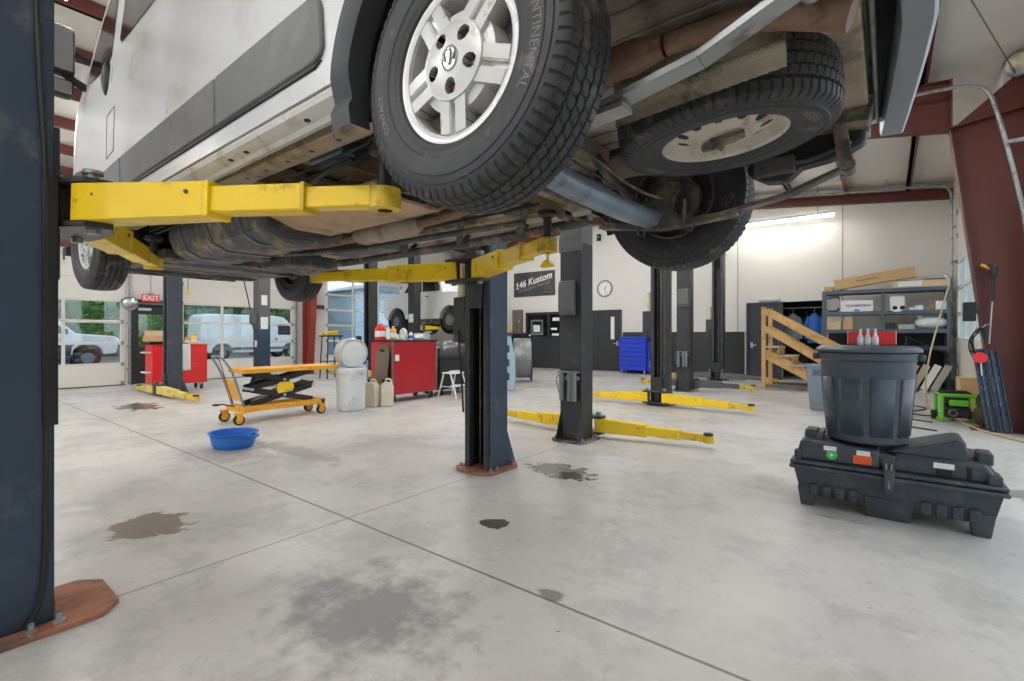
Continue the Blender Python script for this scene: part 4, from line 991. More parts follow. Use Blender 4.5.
# cut wheel arches into the outline
def arch_poly(x0, x1, zb, cs, r):
    pts = [(x0,zb)]
    for c in cs:
        for i in range(13):
            a = PI-PI*i/12; pts.append((c+r*math.cos(a),max(zb,zb-.06+r*math.sin(a))))
    return pts+[(x1,zb)]
out = arch_poly(-2.05,2.1,1.52,(-1.42,1.42),.47)+[(2.2,1.62),(2.2,2.3),(2.05,2.42),(1.0,2.50),(.55,3.02),(-.2,3.06),(-.95,3.02),(-1.05,2.46),(-2.12,2.44),(-2.12,1.62)]
for ya,yb in ((-.9,.9),): tb.prism([(-x,z) for x,z in out],'y',ya,yb)
tb.build('body','van_white',tk,.03,2)
m = MB(); m.prism([(-.98,2.5),(-.58,2.94),(-.02,2.95),(-.02,2.5)],'y',-.908,.908); m.prism([(.04,2.5),(.04,2.95),(.84,2.93),(.9,2.5)],'y',-.908,.908); m.build('side_glass','van_glass',tk)
for xx in (-1.42,1.42):
    m = MB(); m.lathe([(.46,-.91),(.50,-.915),(.50,.915),(.46,.91)],(xx,0,1.47),28,'Y'); m.build('arch_trim','black_plastic',tk)
wm = MB(); wm.lathe([(.2,-.12),(.33,-.125),(.38,-.09),(.39,0),(.38,.09),(.33,.125),(.2,.12)],n=28,axis='Y'); TT = wm.mesh('tyre','rubber_old')
wm = MB(); wm.lathe([(.21,-.12),(.2,-.08),(.06,-.06),(.05,-.09),(.001,-.09)],n=28,axis='Y')
for i in range(7):
    a = 2*PI*i/7; wm.beam((.04*math.cos(a),-.10,.04*math.sin(a)),(.205*math.cos(a),-.105,.205*math.sin(a)),.05,.02,up=(0,1,0))
TR = wm.mesh('rim','drum_grey')
for xx in (-1.42,1.42):
    for s in (-1,1):
        wo = thing('wheel',None,None,(xx,s*.80,1.46)); wo.parent = tk; wo.rotation_euler = (0,0,0 if s < 0 else PI); link('tyre',TT,wo); link('rim',TR,wo)
m = MB(); m.b2(-2.2,-.88,1.62,-2.1,.88,1.85); m.b2(2.1,-.88,1.6,2.2,.88,1.82); m.build('bumper','drum_grey',tk,.03)
m = MB(); m.box((-2.13,-.72,2.16),(.06,.3,.2)); m.box((-2.13,.72,2.16),(.06,.3,.2)); m.build('headlight','chrome',tk,.02)
m = MB(); m.b2(-1.9,-.7,1.36,1.9,-.55,1.54); m.b2(-1.9,.55,1.36,1.9,.7,1.54); m.build('frame_rail','under_dark',tk,.01)
m = MB(); m.box((.88,-1.0,2.62),(.1,.2,.22)); m.box((.88,1.0,2.62),(.1,.2,.22)); m.build('mirror','black_plastic',tk,.03)
for z in (2.3,): 
    m = MB(); m.b2(.2,-.915,z,.34,-.9,z+.035); m.b2(-.75,-.915,z,-.61,-.9,z+.035); m.build('door_handle','black_plastic',tk)
# ------------------------------------------------------------------ floor props, left side
t = thing('drain_pan','round blue oil drain pan lying on the floor beside the yellow lift table','drain pan',(-6.02,2.42,0))
m = MB(); m.lathe([(.001,.02),(.22,.02),(.255,.04),(.275,.15),(.30,.165),(.30,.172),(.268,.168),(.245,.05),(.21,.03),(.001,.03)],n=40,sy=.85); m.lathe([(.23,0),(.24,.03),(.2,.03),(.2,0)],n=32,sy=.85); m.build('basin','pan_blue',t)
m = MB(); m.tube([(.22,.12,.16),(.3,.16,.15),(.34,.08,.14),(.28,.02,.16)],.016,8,2); m.build('grip','pan_blue',t)
m = MB(); m.prism([(-.33,.06),(-.26,.08),(-.26,-.08),(-.33,-.04)],'z',.14,.17); m.build('spout','pan_blue',t,.006)

t = thing('lift_table','yellow scissor lift table cart with a push handle and black scissor arms','lift table',(-7.6,3.75,0),0)
m = MB(); m.b2(-.28,-.66,.735,.28,.86,.80); m.build('platform','orange_yellow',t,.008)
fr = MB(); fr.b2(-.24,-.60,.17,-.15,.62,.25); fr.b2(.15,-.60,.17,.24,.62,.25); fr.b2(-.3,-.68,.17,.3,-.56,.25); fr.b2(-.24,.56,.17,.24,.64,.25)
fr.build('base_frame','orange_yellow',t,.006)
for s in (-1,1):
    for k,(a,b) in enumerate((((-.5,.26),(.45,.48)),((.45,.26),(-.5,.48)),((-.5,.5),(.45,.72)),((.45,.5),(-.5,.72)))):
        m = MB(); o = .155 if k % 2 else .115; m.beam((s*o,a[0],a[1]),(s*o,b[0],b[1]),.028,.085,up=(0,0,1)); m.build('scissor_arm','black_plastic',t,.006)
for y,z in ((-.02,.37),(-.02,.61),(-.5,.49),(.45,.49)):
    m = MB(); m.cyl((-.17,y,z),(.19,y,z),.02,n=10); m.build('pivot_axle','alu',t)
m = MB(); m.beam((-.06,-.4,.28),(-.06,.1,.5),.06,.06); m.cyl((-.06,-.4,.28),(-.06,-.05,.43),.04,n=12); m.build('hydraulic_pump','alu',t)
m = MB(); m.prism([(-.12,.40),(.10,.42),(.13,.48),(.10,.57),(-.10,.57),(-.15,.48)],'x',.172,.186); m.build('sticker','yellow',t)
m = MB(); m.prism([(.08,.53),(.24,.58),(.22,.62),(.06,.6)],'x',.172,.180); m.build('sticker','paper',t)
for i,(x,y,c) in enumerate(((-.25,-.72,1),(.25,-.72,1),(-.2,.58,0),(.2,.58,0))):
    w_ = thing('caster',None,None,(x,y,0)); w_.parent = t
    m = MB(); m.lathe([(.03,-.025),(.065,-.025),(.075,-.018),(.075,.018),(.065,.025),(.03,.025)],(0,0,.076),24,'X'); m.build('tyre','rubber_old',w_)
    m = MB(); m.lathe([(.001,-.03),(.05,-.03),(.055,-.022),(.055,.022),(.05,.03),(.001,.03)],(0,0,.076),20,'X'); m.build('hub','orange_yellow',w_)
    m = MB()
    for s in (-1,1): m.prism([(-.03,.06),(.03,.06),(.05,.17),(-.05,.17)],'x',s*.036-.004,s*.036+.004)
    m.b2(-.05,-.05,.165,.05,.05,.18); m.build('fork','orange_yellow',w_,.003)
m = MB(); m.tube([(-.2,-.62,.22),(-.2,-.78,.75),(-.2,-.88,.92),(-.15,-.93,.99),(0,-.94,1.0),(.15,-.93,.99),(.2,-.88,.92),(.2,-.78,.75),(.2,-.62,.22)],.017,10,2); m.build('push_handle','drum_grey',t)
m = MB(); m.beam((0,-.655,.34),(0,-.745,.64),.36,.02,up=(0,1,0)); m.build('handle_plate','orange_yellow',t,.004)
m = MB(); m.tube([(.05,-.7,.25),(.05,-.86,.30),(.05,-.92,.30)],.01,6); m.box((.05,-.95,.30),(.09,.06,.02)); m.build('foot_pedal','black_plastic',t)
m = MB(); m.tube([(.0,-.92,1.0),(.03,-.88,.9),(.02,-.8,.6),(.0,-.7,.3)],.006,6,1); m.build('release_cable','cable',t)

t = thing('waste_bin','white plastic bin on the floor with a round metal drum lying on top','bin',(-7.35,4.86,0))
m = MB(); m.lathe([(.001,0),(.21,0),(.225,.02),(.25,.64),(.265,.65),(.268,.70),(.255,.71),(.24,.70),(.235,.05),(.001,.04)],n=36,sy=1.0); m.build('bin_body','white_plastic',t)
m = MB(); m.lathe([(.263,.70),(.272,.70),(.272,.725),(.22,.735),(.001,.735)],n=36); m.build('lid','white_plastic',t)
for s in (-1,1):
    m = MB(); m.tube([(s*.25,-.06,.6),(s*.285,-.05,.59),(s*.285,.05,.59),(s*.25,.06,.6)],.014,8,1); m.build('handle','white_plastic',t)
t = thing('drum','round shiny metal drum lying on its side on the white bin lid','drum',(-7.35,4.86,.747),R(-15))
m = MB(); m.lathe([(.001,-.11),(.20,-.11),(.225,-.13),(.24,-.15),(.245,-.15),(.245,.15),(.235,.16),(.2,.15),(.001,.15)],(0,0,.245),40,'X')
for x in (-.06,.06): m.lathe([(.244,x-.01),(.252,x),(.244,x+.01)],(0,0,.245),40,'X')
m.build('drum_shell','alu',t)
m = MB(); m.lathe([(.001,.151),(.19,.151),(.2,.155),(.19,.16),(.001,.155)],(0,0,.245),36,'X'); m.cyl((.155,.08,.34),(.18,.08,.34),.03,n=14); m.build('drum_head','white_plastic',t)
# cream jugs and board by the roll cab
for i,(x,y,lb) in enumerate(((-7.38,5.32,'cream plastic jug beside the white bin'),(-7.22,5.52,'cream plastic jug in front of the brown leaning board'))):
    t = thing('jug',lb,'jug',(x,y,0),R(20+40*i),'cream jugs beside the roll cab')
    m = MB(); m.prism([(-.11,0),(.11,0),(.115,.05),(.115,.36),(.07,.43),(-.05,.45),(-.11,.38)],'y',-.08,.08); m.build('jug_body','cream',t,.02,3)
    m = MB(); m.cyl((-.06,0,.43),(-.06,0,.50),.028,n=14); m.build('cap','black_plastic',t)
    m = MB(); m.tube([(.09,0,.39),(.07,0,.49),(-.01,0,.50),(-.03,0,.45)],.016,8,1); m.build('handle','cream',t)
t = thing('creeper_board','rounded brown grey mechanics creeper board leaning against the end of the red roll cab','creeper',(-7.6,5.60,0))
m = MB(); pts = [(-.18,.03),(.18,.03),(.19,.95),(.17,1.04),(.1,1.1),(-.1,1.1),(-.17,1.04),(-.19,.95)]; m.prism(pts,'y',0,.03); o = m.build('board','board_brown',t,.012,2); o.rotation_euler = (R(-6),0,0)
m = MB(); m.b2(-.07,-.004,.98,.07,.0,1.03); o = m.build('grip_slot','dark',t); o.rotation_euler = (R(-6),0,0)
for s in (-1,1):
    m = MB(); m.cyl((s*.15,-.02,.06),(s*.15,-.055,.06),.03,n=12); m.build('caster','black_plastic',t)
def caster(t, x, y, r=.065, h=.15, mm='rubber_old'):
    w_ = thing('caster',None,None,(x,y,0)); w_.parent = t
    m = MB(); m.lathe([(.001,-.022),(r*.8,-.024),(r,-.015),(r,.015),(r*.8,.024),(.001,.022)],(0,0,r),20,'Y'); m.build('wheel',mm,w_)
    m = MB()
    for s in (-1,1): m.prism([(-.02,r*.7),(.02,r*.7),(.035,h),(-.035,h)],'y',s*.031-.003,s*.031+.003)
    m.b2(-.04,-.035,h-.008,.04,.035,h); m.build('fork','galv',w_)
t = thing('roll_cab','large glossy red roll cab tool cabinet on casters, its top piled with bottles','tool cabinet',(-7.75,6.37,0))
m = MB(); m.b2(-.32,-.58,.15,.32,.58,1.17); m.build('cabinet_body','red',t,.012,2)
m = MB(); m.b2(-.34,-.60,1.17,.34,.60,1.205); m.build('work_top','black_plastic',t,.008)
for y in (-.565,.565):
    m = MB(); m.b2(.30,y-.025,.15,.335,y+.025,1.17); m.build('corner_post','board_brown',t,.005)
m = MB()
for i in range(6):
    m.b2(-.31,-.585,.22+i*.155,.26,-.581,.36+i*.155)
m.build('drawer_front','red',t,.004)
for x in (-.24,.24):
    for y in (-.48,.48): caster(t,x,y,.07,.15)
m = MB(); m.b2(.321,-.50,.80,.324,-.40,.92); m.build('sticker','paper',t)
# bottles and rags on the roll cab top
def bottle(x, y, z, r, h, mt, lb, cap='paper', gp='bottles on the red roll cab', flat=.75, name='bottle', cat='bottle'):
    t = thing(name,lb,cat,(x,y,z),R((x*977) % 90),gp)
    m = MB(); m.lathe([(.001,0),(r*.95,0),(r,.01),(r,h*.62),(r*.85,h*.75),(r*.35,h*.88),(r*.32,h*.94)],n=20,sy=flat); m.build('bottle_body',mt,t)
    m = MB(); m.lathe([(r*.38,h*.9),(r*.38,h),(.001,h)],n=14); m.build('cap',cap,t)
    m = MB(); m.lathe([(r*1.01,h*.18),(r*1.015,h*.19),(r*1.015,h*.5),(r*1.01,h*.51)],n=20,sy=flat); m.build('label_band','paper' if mt != 'paper' else 'pan_blue',t)
    return t
bottle(-7.86,5.86,1.206,.11,.34,'red_bright','red jug with pale band on the red roll cab, beside the orange bottle','paper')
bottle(-7.72,6.06,1.206,.07,.27,'orange_yellow','orange bottle with pale cap on the red roll cab','paper')
bottle(-7.90,6.20,1.206,.06,.22,'blue','small blue bottle at the back of the red roll cab','paper')
bottle(-7.68,6.26,1.206,.055,.2,'cream','cream bottle on the roll cab beside the orange bottle','black_plastic')
bottle(-7.85,6.42,1.206,.08,.26,'white_plastic','white jug on the middle of the red roll cab top','blue')
bottle(-7.62,6.42,1.206,.045,.17,'paper','small white bottle with a blue band on the roll cab','red_bright')
t = thing('parts_box','open white cardboard box on the far end of the red roll cab','box',(-7.74,6.82,1.206),R(6))
m = MB(); m.b2(-.13,-.1,0,.13,.1,.008); m.b2(-.13,-.1,0,-.125,.1,.13); m.b2(.125,-.1,0,.13,.1,.13); m.b2(-.13,-.1,0,.13,-.095,.13); m.b2(-.13,.095,0,.13,.1,.13); m.build('box_body','paper',t)
m = MB(); m.beam((.13,0,.13),(.2,0,.17),.2,.004); m.build('flap','paper',t)
t = tag(MB().ball((0,0,.04),.08,16,(1.5,1.0,.5),.25).build('rag','bag_white'),'crumpled white rag on the red roll cab top, beside the white jug','rag'); t.location = (-7.58,6.59,1.216)
t = thing('tool_chest','dark grey covered tool chest behind the white step stool','tool chest',(-7.85,7.75,0))
m = MB(); m.b2(-.32,-.62,.12,.32,.62,1.02); m.build('chest_body','bag_black',t,.02,2)
m = MB()
for i in range(4): m.b2(.322,-.58,.2+i*.2,.328,.58,.38+i*.2)
m.build('drawer_front','wains',t,.004)
for x in (-.24,.24):
    for y in (-.5,.5): caster(t,x,y,.05,.12)
m = MB(); nx=18; vs=[]; rnd = random.Random(3)
for i in range(nx+1):
    for j in range(nx+1):
        a,b = -1+2*i/nx,-1+2*j/nx; e = max(abs(a),abs(b)); vs.append((a*.36,b*.66,1.03+.12*(1-e**3)*rnd.uniform(.7,1.3)-(.22 if e > .93 else 0)+rnd.uniform(-.01,.01)))
m.add(vs,[(i*(nx+1)+j,(i+1)*(nx+1)+j,(i+1)*(nx+1)+j+1,i*(nx+1)+j+1) for i in range(nx) for j in range(nx)]); m.build('plastic_cover','bag_black',t,sharp=70)
t = thing('step_stool','white two-step folding stool in front of the dark covered tool chest','stool',(-7.12,7.12,0))
m = MB(); m.b2(-.14,-.19,.50,.14,.19,.53); m.build('seat','paper',t,.008)
m = MB(); m.b2(.10,-.18,.25,.28,.18,.275); m.build('step','paper',t,.006)
for s in (-1,1):
    m = MB(); m.tube([(.10,s*.17,.50),(.30,s*.20,.01)],.016,8); m.build('leg','paper',t)
    m = MB(); m.tube([(-.10,s*.17,.50),(-.24,s*.20,.01)],.016,8); m.build('leg','paper',t)
    m = MB(); m.tube([(.21,s*.19,.24),(-.16,s*.19,.24)],.01,8); m.build('brace','paper',t)
m = MB(); m.tube([(.06,-.17,.53),(.05,-.16,.56),(.05,.16,.56),(.06,.17,.53)],.01,8,1); m.build('handle','paper',t)

# long red cart by the personnel door
t = thing('tool_cart','bright red wheeled tool cart partly behind the dark blue lift post by the bay doors','tool cart',(-13.3,4.10,0))
m = MB(); m.b2(-.24,-.56,.16,.24,.56,1.05); m.build('cart_body','red_bright',t,.015,2)
m = MB(); m.b2(-.25,-.57,1.05,.25,.57,1.075); m.build('cart_top','red_bright',t,.006)
m = MB()
for i in range(4): m.b2(.242,-.52,.22+i*.21,.249,.52,.40+i*.21)
m.build('drawer_front','red_bright',t,.004)
for z in (.45,.9):
    m = MB(); m.tube([(.15,-.56,z),(.15,-.66,z),(-.15,-.66,z),(-.15,-.56,z)],.018,8); m.build('side_handle','paper',t)
for x in (-.18,.18):
    for y in (-.45,.45): caster(t,x,y,.06,.16)
t = thing('cardboard_box','tan cardboard box on a black tray on the red cart','box',(-13.3,3.72,1.08))
m = MB(); m.b2(-.2,-.24,.07,.2,.24,.2); m.build('box_lower','cardboard',t,.004); m = MB(); m.b2(-.18,-.21,.2,.19,.18,.32); m.build('box_upper','cardboard_pale',t,.004); m = MB(); m.b2(-.16,-.2,0,.16,.2,.07); m.build('tray','black_plastic',t,.006)
bottle(-13.2,4.42,1.078,.06,.26,'yellow','tall yellow bottle on the red cart','yellow',gp='bottles on the red cart')
bottle(-13.3,4.30,1.078,.05,.2,'orange_yellow','shorter orange bottle beside the yellow one on the red cart','red_bright',gp='bottles on the red cart')
m = MB(); vs=[]
for i in range(13):
    for j in range(5): 
        q = i/12; vs.append((.276+.010*math.sin(j*2.0)+.0*q,-.09+j*.045,1.085-.62*q+.01*math.sin(j*3)) if i > 1 else (.10+.16*i/1,-.09+j*.045,1.088))
m.add(vs,[(i*5+j,(i+1)*5+j,(i+1)*5+j+1,i*5+j+1) for i in range(12) for j in range(4)])
o = tag(m.build('shop_towel','paper'),'white towel draped over the front of the red cart','towel'); o.location = (-13.3,4.20,0); so = o.modifiers.new('thick','SOLIDIFY'); so.thickness = .008
# wall things on the bay door wall
t = thing('convex_mirror','round mirror mounted high between the bay door and the black personnel door','mirror',(XL+.125,3.72,2.12))
m = MB(); m.lathe([(.001,.10),(.08,.095),(.14,.075),(.165,.05)],n=28,axis='X'); m.build('mirror_face','chrome',t)
m = MB(); m.lathe([(.165,.045),(.18,.05),(.182,.03),(.16,.02),(.001,.01)],n=28,axis='X'); m.build('mirror_rim','drum_grey',t); m = MB(); m.b2(-.124,.07,-.015,.03,.09,.015); m.build('bracket','drum_grey',t)
t = thing('exit_sign','red exit sign hanging from a conduit over the black personnel door','exit sign',(XL+.16,4.16,2.28))
m = MB(); m.b2(-.02,-.2,-.1,.02,.2,.1); m.build('sign_plate','exit_red',t,.006)
text_obj('EXIT',.17,.002,Matrix.Translation((.0225,0,0)) @ Matrix(((0,0,1,0),(1,0,0,0),(0,1,0,0),(0,0,0,1))),'paper',t)
m = MB(); m.b2(-.03,-.06,.1,.03,.06,.14); m.tube([(0,0,.14),(0,0,2.5)],.012,6); m.build('conduit','galv',t)
t = thing('pull_cord','hanging door pull cord with a small yellow handle','pull cord',(-14.2,4.62,2.35))
m = MB(); m.tube([(0,0,.1),(.0,.0,2.7)],.008,6); m.build('cord','cable',t); m = MB(); m.prism([(-.06,0),(.06,0),(.015,.12),(-.015,.12)],'x',-.02,.02); m.build('handle','yellow',t,.006)
t = thing('hanging_hose','dark air hose looping down from the roof to the lift post with white stickers','hose',(-12.4,5.25,0))
m = MB(); m.tube([(.1,-.2,5.32),(.05,-.15,3.4),(.0,-.05,2.7),(.03,.06,2.2),(.0,.12,1.95)],.014,8,2); m.build('hose','cable',t)
# blue water bottles and yellow saw horse beside column
t = thing('work_stand','black work stand topped with yellow tools beside the red brown column','stand',(-13.2,8.05,0))
for a,b in ((-.2,-.25),(.2,-.25),(-.2,.25),(.2,.25)):
    m = MB(); m.tube([(a,b,0),(a*.8,b*.8,1.25)],.018,8); m.build('leg','black_plastic',t)
m = MB(); m.b2(-.2,-.28,1.25,.2,.28,1.29); m.b2(-.18,-.24,.5,.18,.24,.52); m.build('shelf','black_plastic',t,.004)
m = MB(); m.tube([(-.05,-.25,1.34),(-.05,.25,1.40)],.05,10); m.beam((.08,-.2,1.33),(.08,.2,1.33),.08,.06); m.build('yellow_tool','yellow_worn',t,.01)
t = thing('water_tank','translucent pale blue water tank on the floor behind the metal drum','tank',(-11.6,7.75,0))
m = MB(); m.b2(-.28,-.3,.0,.28,.3,.62); m.build('tank_body','water_tank',t,.05,3); m = MB(); m.cyl((0,0,.62),(0,0,.67),.08,n=16); m.build('cap','paper',t)
bottle(-9.3,6.35,0,.16,1.28,'pan_blue','tall blue gas cylinder standing behind the white bin','black_plastic',None,1.0,'gas_cylinder','gas cylinder')

# ------------------------------------------------------------------ outside the bay doors
def leafcrown(seed, n, rx, rz_):
    rnd = random.Random(seed); m = MB(); cl = [(rnd.gauss(0,.42),rnd.gauss(0,.42),rnd.uniform(-.85,.85),rnd.uniform(.3,.55)) for _ in range(16)]
    for _ in range(n):
        c = rnd.choice(cl); d = Vector((rnd.gauss(0,1),rnd.gauss(0,1),rnd.gauss(0,1))).normalized()*c[3]*rnd.uniform(.6,1)
        p = Vector(((c[0]+d.x)*rx,(c[1]+d.y)*rx,(c[2]+d.z)*rz_)); a = Vector((rnd.gauss(0,1),rnd.gauss(0,1),rnd.gauss(0,1))).normalized(); b = a.orthogonal().normalized(); s = rnd.uniform(.14,.3)
        m.add([p-a*s,p+b*s*.5,p+a*s,p-b*s*.5],[(0,1,2,3)])
    return m
CR = [leafcrown(i,2600,2.5,3.0).mesh('crown',['foliage','foliage_dark','foliage'][i]) for i in range(3)]
tm = MB(); tm.tube([(0,0,-.3),(.1,.05,1.6),(0,0,3.2),(.1,0,5)],[.24,.19,.14,.06],10); TRK = tm.mesh('trunk','bark')
for i,(x,y,s,lb) in enumerate(((-34,5.3,1.15,'leafy tree behind the parked white pickup'),(-34,15.0,1.15,'leafy tree behind the middle of the parked white van'),
    (-48.5,2.2,1.3,'distant tree behind the parked white pickup'),(-48.5,12.5,1.3,'distant tree seen through the window of the black personnel door'),(-48.5,23.0,1.3,'distant tree behind the nose of the parked white van'),(-31.5,-5.6,1.0,'leafy tree behind the tail of the parked white pickup'))):
    t = thing('tree',lb,'tree',(x,y,-.06),i*1.3,'trees beyond the yard'); c = link('crown',CR[i%3],t,(0,0,3.6*1.0)); k = link('trunk',TRK,t); t.scale = (s*1.25,s*1.25,s)
rnd = random.Random(11); m = MB(); n_ = 60; vs = []
for i in range(n_+1):
    y = -9+28.6*i/n_; h = 4.3+.9*math.sin(i*.9)+.6*math.sin(i*2.3); w_ = .45+.12*math.sin(i*1.7)
    for dx,z in ((w_,-.06),(w_*1.2,h*.5),(w_*.5,h*.93),(-w_*.5,h*.93),(-w_,-.06)): vs.append((dx,y,z))
m.add(vs,[(i*5+k,(i+1)*5+k,(i+1)*5+k+1,i*5+k+1) for i in range(n_) for k in range(4)])
m.k = 1
for _ in range(8500):
    y = rnd.uniform(-9,19.6); i = (y+9)/28.6*n_; h = 4.5+.9*math.sin(i*.9)+.6*math.sin(i*2.3)
    p = Vector((rnd.uniform(.2,.72)-.35*0,y,h*rnd.random()**.8)); a = Vector((rnd.gauss(0,1),rnd.gauss(0,1),rnd.gauss(0,1))).normalized(); b = a.orthogonal().normalized(); s = rnd.uniform(.1,.24)
    m.add([p-a*s,p+b*s*.55,p+a*s,p-b*s*.55],[(0,1,2,3)])
o = m.build('thicket',['foliage_dark','foliage']); o.location = (-39.6,0,0); tag(o,'dense green thicket along the far side of the yard, behind the parked van','thicket',None,'stuff')
def out_wheels(t, xs_, ys_, r, wid=.22):
    wm = MB(); wm.lathe([(r*.55,-wid/2),(r*.95,-wid/2),(r,-wid/3),(r,wid/3),(r*.95,wid/2),(r*.55,wid/2)],n=24,axis='X'); a = wm.mesh('tyre','rubber_old')
    wm = MB(); wm.lathe([(.001,wid/2-.02),(r*.3,wid/2),(r*.6,wid/2-.03)],n=20,axis='X'); wm.lathe([(.001,-wid/2+.02),(r*.3,-wid/2),(r*.6,-wid/2+.03)],n=20,axis='X'); b = wm.mesh('rim','drum_grey')
    for x in xs_:
        for y in ys_: w_ = thing('wheel',None,None,(x,y,r)); w_.parent = t; link('tyre',a,w_); link('rim',b,w_)
t = thing('parked_van','white high-roofed van parked outside the second bay door','van',(-28.6,12.45,-.06))
pf = [(-2.85,.45),(-2.35,.4),(-2.3,.68),(-2.1,.84),(-1.85,.9),(-1.6,.84),(-1.4,.68),(-1.35,.4),(1.35,.4),(1.4,.68),(1.6,.84),(1.85,.9),(2.1,.84),(2.3,.68),(2.35,.4),(2.75,.45),(2.85,.75),(2.75,1.05),(2.45,1.25),(1.65,2.15),(1.4,2.38),(.8,2.46),(-2.6,2.46),(-2.82,2.3),(-2.9,1.0)]
m = MB(); m.prism(pf,'x',-.95,.95); m.build('body','van_white',t,.07,3)
m = MB(); m.prism([(1.05,1.38),(2.2,1.36),(1.62,2.0),(1.05,2.0)],'x',.93,.957); m.build('door_glass','van_glass',t); m = MB(); m.prism([(2.5,1.3),(1.75,2.12),(1.72,2.09),(2.46,1.27)],'x',-.8,.8); m.build('windscreen','van_glass',t)
m = MB(); m.b2(.94,-2.3,.55,.97,2.3,.7); m.build('side_moulding','trim_grey',t,.01); m = MB(); m.box((.99,1.95,1.42),(.14,.12,.3)); m.build('mirror','black_plastic',t,.03)
m = MB(); m.b2(.945,.92,1.0,.965,1.0,1.2); m.b2(.945,.5,1.0,.965,.58,1.2); m.build('door_handle','black_plastic',t)
m = MB(); m.box((.8,2.72,.95),(.3,.2,.3)); m.build('headlight','chrome',t,.03); m = MB(); m.b2(-.93,2.7,.35,.93,2.9,.62); m.build('bumper','black_plastic',t,.04)
out_wheels(t,(-.82,.82),(-1.85,1.85),.36)
t = thing('parked_pickup','white pickup truck parked outside the first bay door','truck',(-26.5,3.1,-.06))
pf = [(-2.7,.6),(-2.15,.55),(-2.1,.8),(-1.85,1.0),(-1.5,1.0),(-1.25,.8),(-1.2,.55),(1.2,.55),(1.25,.8),(1.5,1.0),(1.85,1.0),(2.1,.8),(2.15,.55),(2.6,.6),(2.7,1.2),(2.5,1.32),(1.3,1.42),(.75,2.0),(-.55,2.05),(-.95,1.4),(-2.7,1.38)]
m = MB(); m.prism(pf,'x',-.95,.95); m.build('body','van_white',t,.05,3); m = MB(); m.prism([(-.75,1.42),(-.45,1.9),(.05,1.92),(.05,1.42)],'x',.93,.957); m.prism([(.12,1.42),(.12,1.92),(.66,1.9),(1.1,1.42)],'x',.93,.957); m.build('side_glass','van_glass',t)
m = MB(); m.box((.75,2.6,1.05),(.35,.25,.22)); m.build('headlight','chrome',t,.03); m = MB(); m.b2(-.95,2.6,.55,.95,2.8,.8); m.build('bumper','drum_grey',t,.03); m = MB(); m.box((1.02,1.0,1.5),(.2,.1,.22)); m.build('mirror','black_plastic',t,.02)
out_wheels(t,(-.82,.82),(-1.68,1.68),.42,.26)
t = thing('site_dumpster','dark blue steel bin in the yard below the white pickup','dumpster',(-21.5,2.5,-.06))
m = MB(); m.prism([(-.9,.1),(.9,.1),(1.0,1.0),(-1.0,1.0)],'x',-.7,.7); m.build('bin_body','navy',t,.02); m = MB(); m.b2(-.74,-1.03,1.0,.74,1.03,1.05); m.build('lid','black_plastic',t,.01)
for i in range(5):
    m = MB(); m.b2(.70,-.82+i*.4,.12,.74,-.76+i*.4,1.0); m.build('stiffener','navy',t,.004)
for s in (-1,1):
    m = MB(); m.b2(-.5,s*.7-.06,0,.5,s*.7+.06,.11); m.build('skid','black_plastic',t)
t = thing('metal_building','pale blue metal building beyond the yard behind the tall glazed bay door','building',(-33,24.6,-.06))
m = MB(); m.b2(-3,-4.4,0,3,4.4,4.6); m.build('wall','metal_blue',t); m = MB(); m.prism([(-4.7,4.6),(4.7,4.6),(0,5.7)],'x',-3.2,3.2); m.build('roof','drum_grey',t)
m = MB(); m.b2(3.0,-3.2,0,3.04,-.6,3.2); m.build('roll_door','paper',t,.01); m = MB(); m.b2(3.0,.8,1.0,3.04,2.6,2.2); m.build('window','van_glass',t)
# ------------------------------------------------------------------ back wall
RX = Matrix.Rotation(R(90),4,'X')
t = thing('wall_sign','dark sign with slanted white lettering high on the back wall','sign',(-11.22,YB-.03,3.35))
m = MB(); m.b2(-1.0,-.012,-.49,1.0,.025,.49); m.build('sign_board','sign_dark',t,.004)
sl = Matrix(((1,0.28,0,0),(0,1,0,0),(0,0,1,0),(0,0,0,1)))
TX = Matrix.Translation((.0,-.016,.12)) @ RX @ Matrix.Rotation(R(12),4,'Z') @ sl
lt = text_obj('146 Kustom',.37,.004,TX,'paper',t)
mi = TX.inverted(); q_ = [mi @ v.co for v in lt.data.vertices]; x_ = min(p.x for p in q_); y0_ = min(p.y for p in q_ if p.x < x_+.03); y1_ = max(p.y for p in q_ if p.x < x_+.05)
m = MB(); m.beam((x_+.03,y1_-.02,0),(x_-.05,y1_-.085,0),.03,.008,up=(0,0,1)); m.beam((x_-.05,y0_+.014,0),(x_+.10,y0_+.014,0),.03,.008,up=(0,0,1)); o = m.build('numeral_serif','paper',t); o.data.transform(TX)
text_obj('REPAIRS, MAINTENANCE',.145,.003,Matrix.Translation((.0,-.015,-.13)) @ RX @ Matrix.Rotation(R(12),4,'Z') @ sl,'drum_grey',t)
m = MB()
lg = [(.52,-.36),(.55,-.2),(.62,-.12),(.78,-.1),(.88,-.18),(.9,-.34)]
m.tube([(x,-.016,z) for x,z in lg],.010,6); m.tube([(.55,-.016,-.38),(.7,-.016,-.33),(.92,-.016,-.40)],.014,6); m.tube([(.68,-.016,-.22),(.8,-.016,-.2)],.014,6)
m.build('car_emblem','drum_grey',t)
t = thing('wall_clock','round white wall clock with a dark rim above the black back wall door','clock',(-8.08,YB-.005,2.98))
m = MB(); m.lathe([(.001,-.012),(.26,-.012)],n=40,axis='Y'); m.build('clock_face','paper',t)
m = MB(); m.lathe([(.26,0),(.26,-.03),(.275,-.045),(.30,-.045),(.31,-.03),(.31,0)],n=40,axis='Y'); m.build('clock_rim','drum_grey',t)
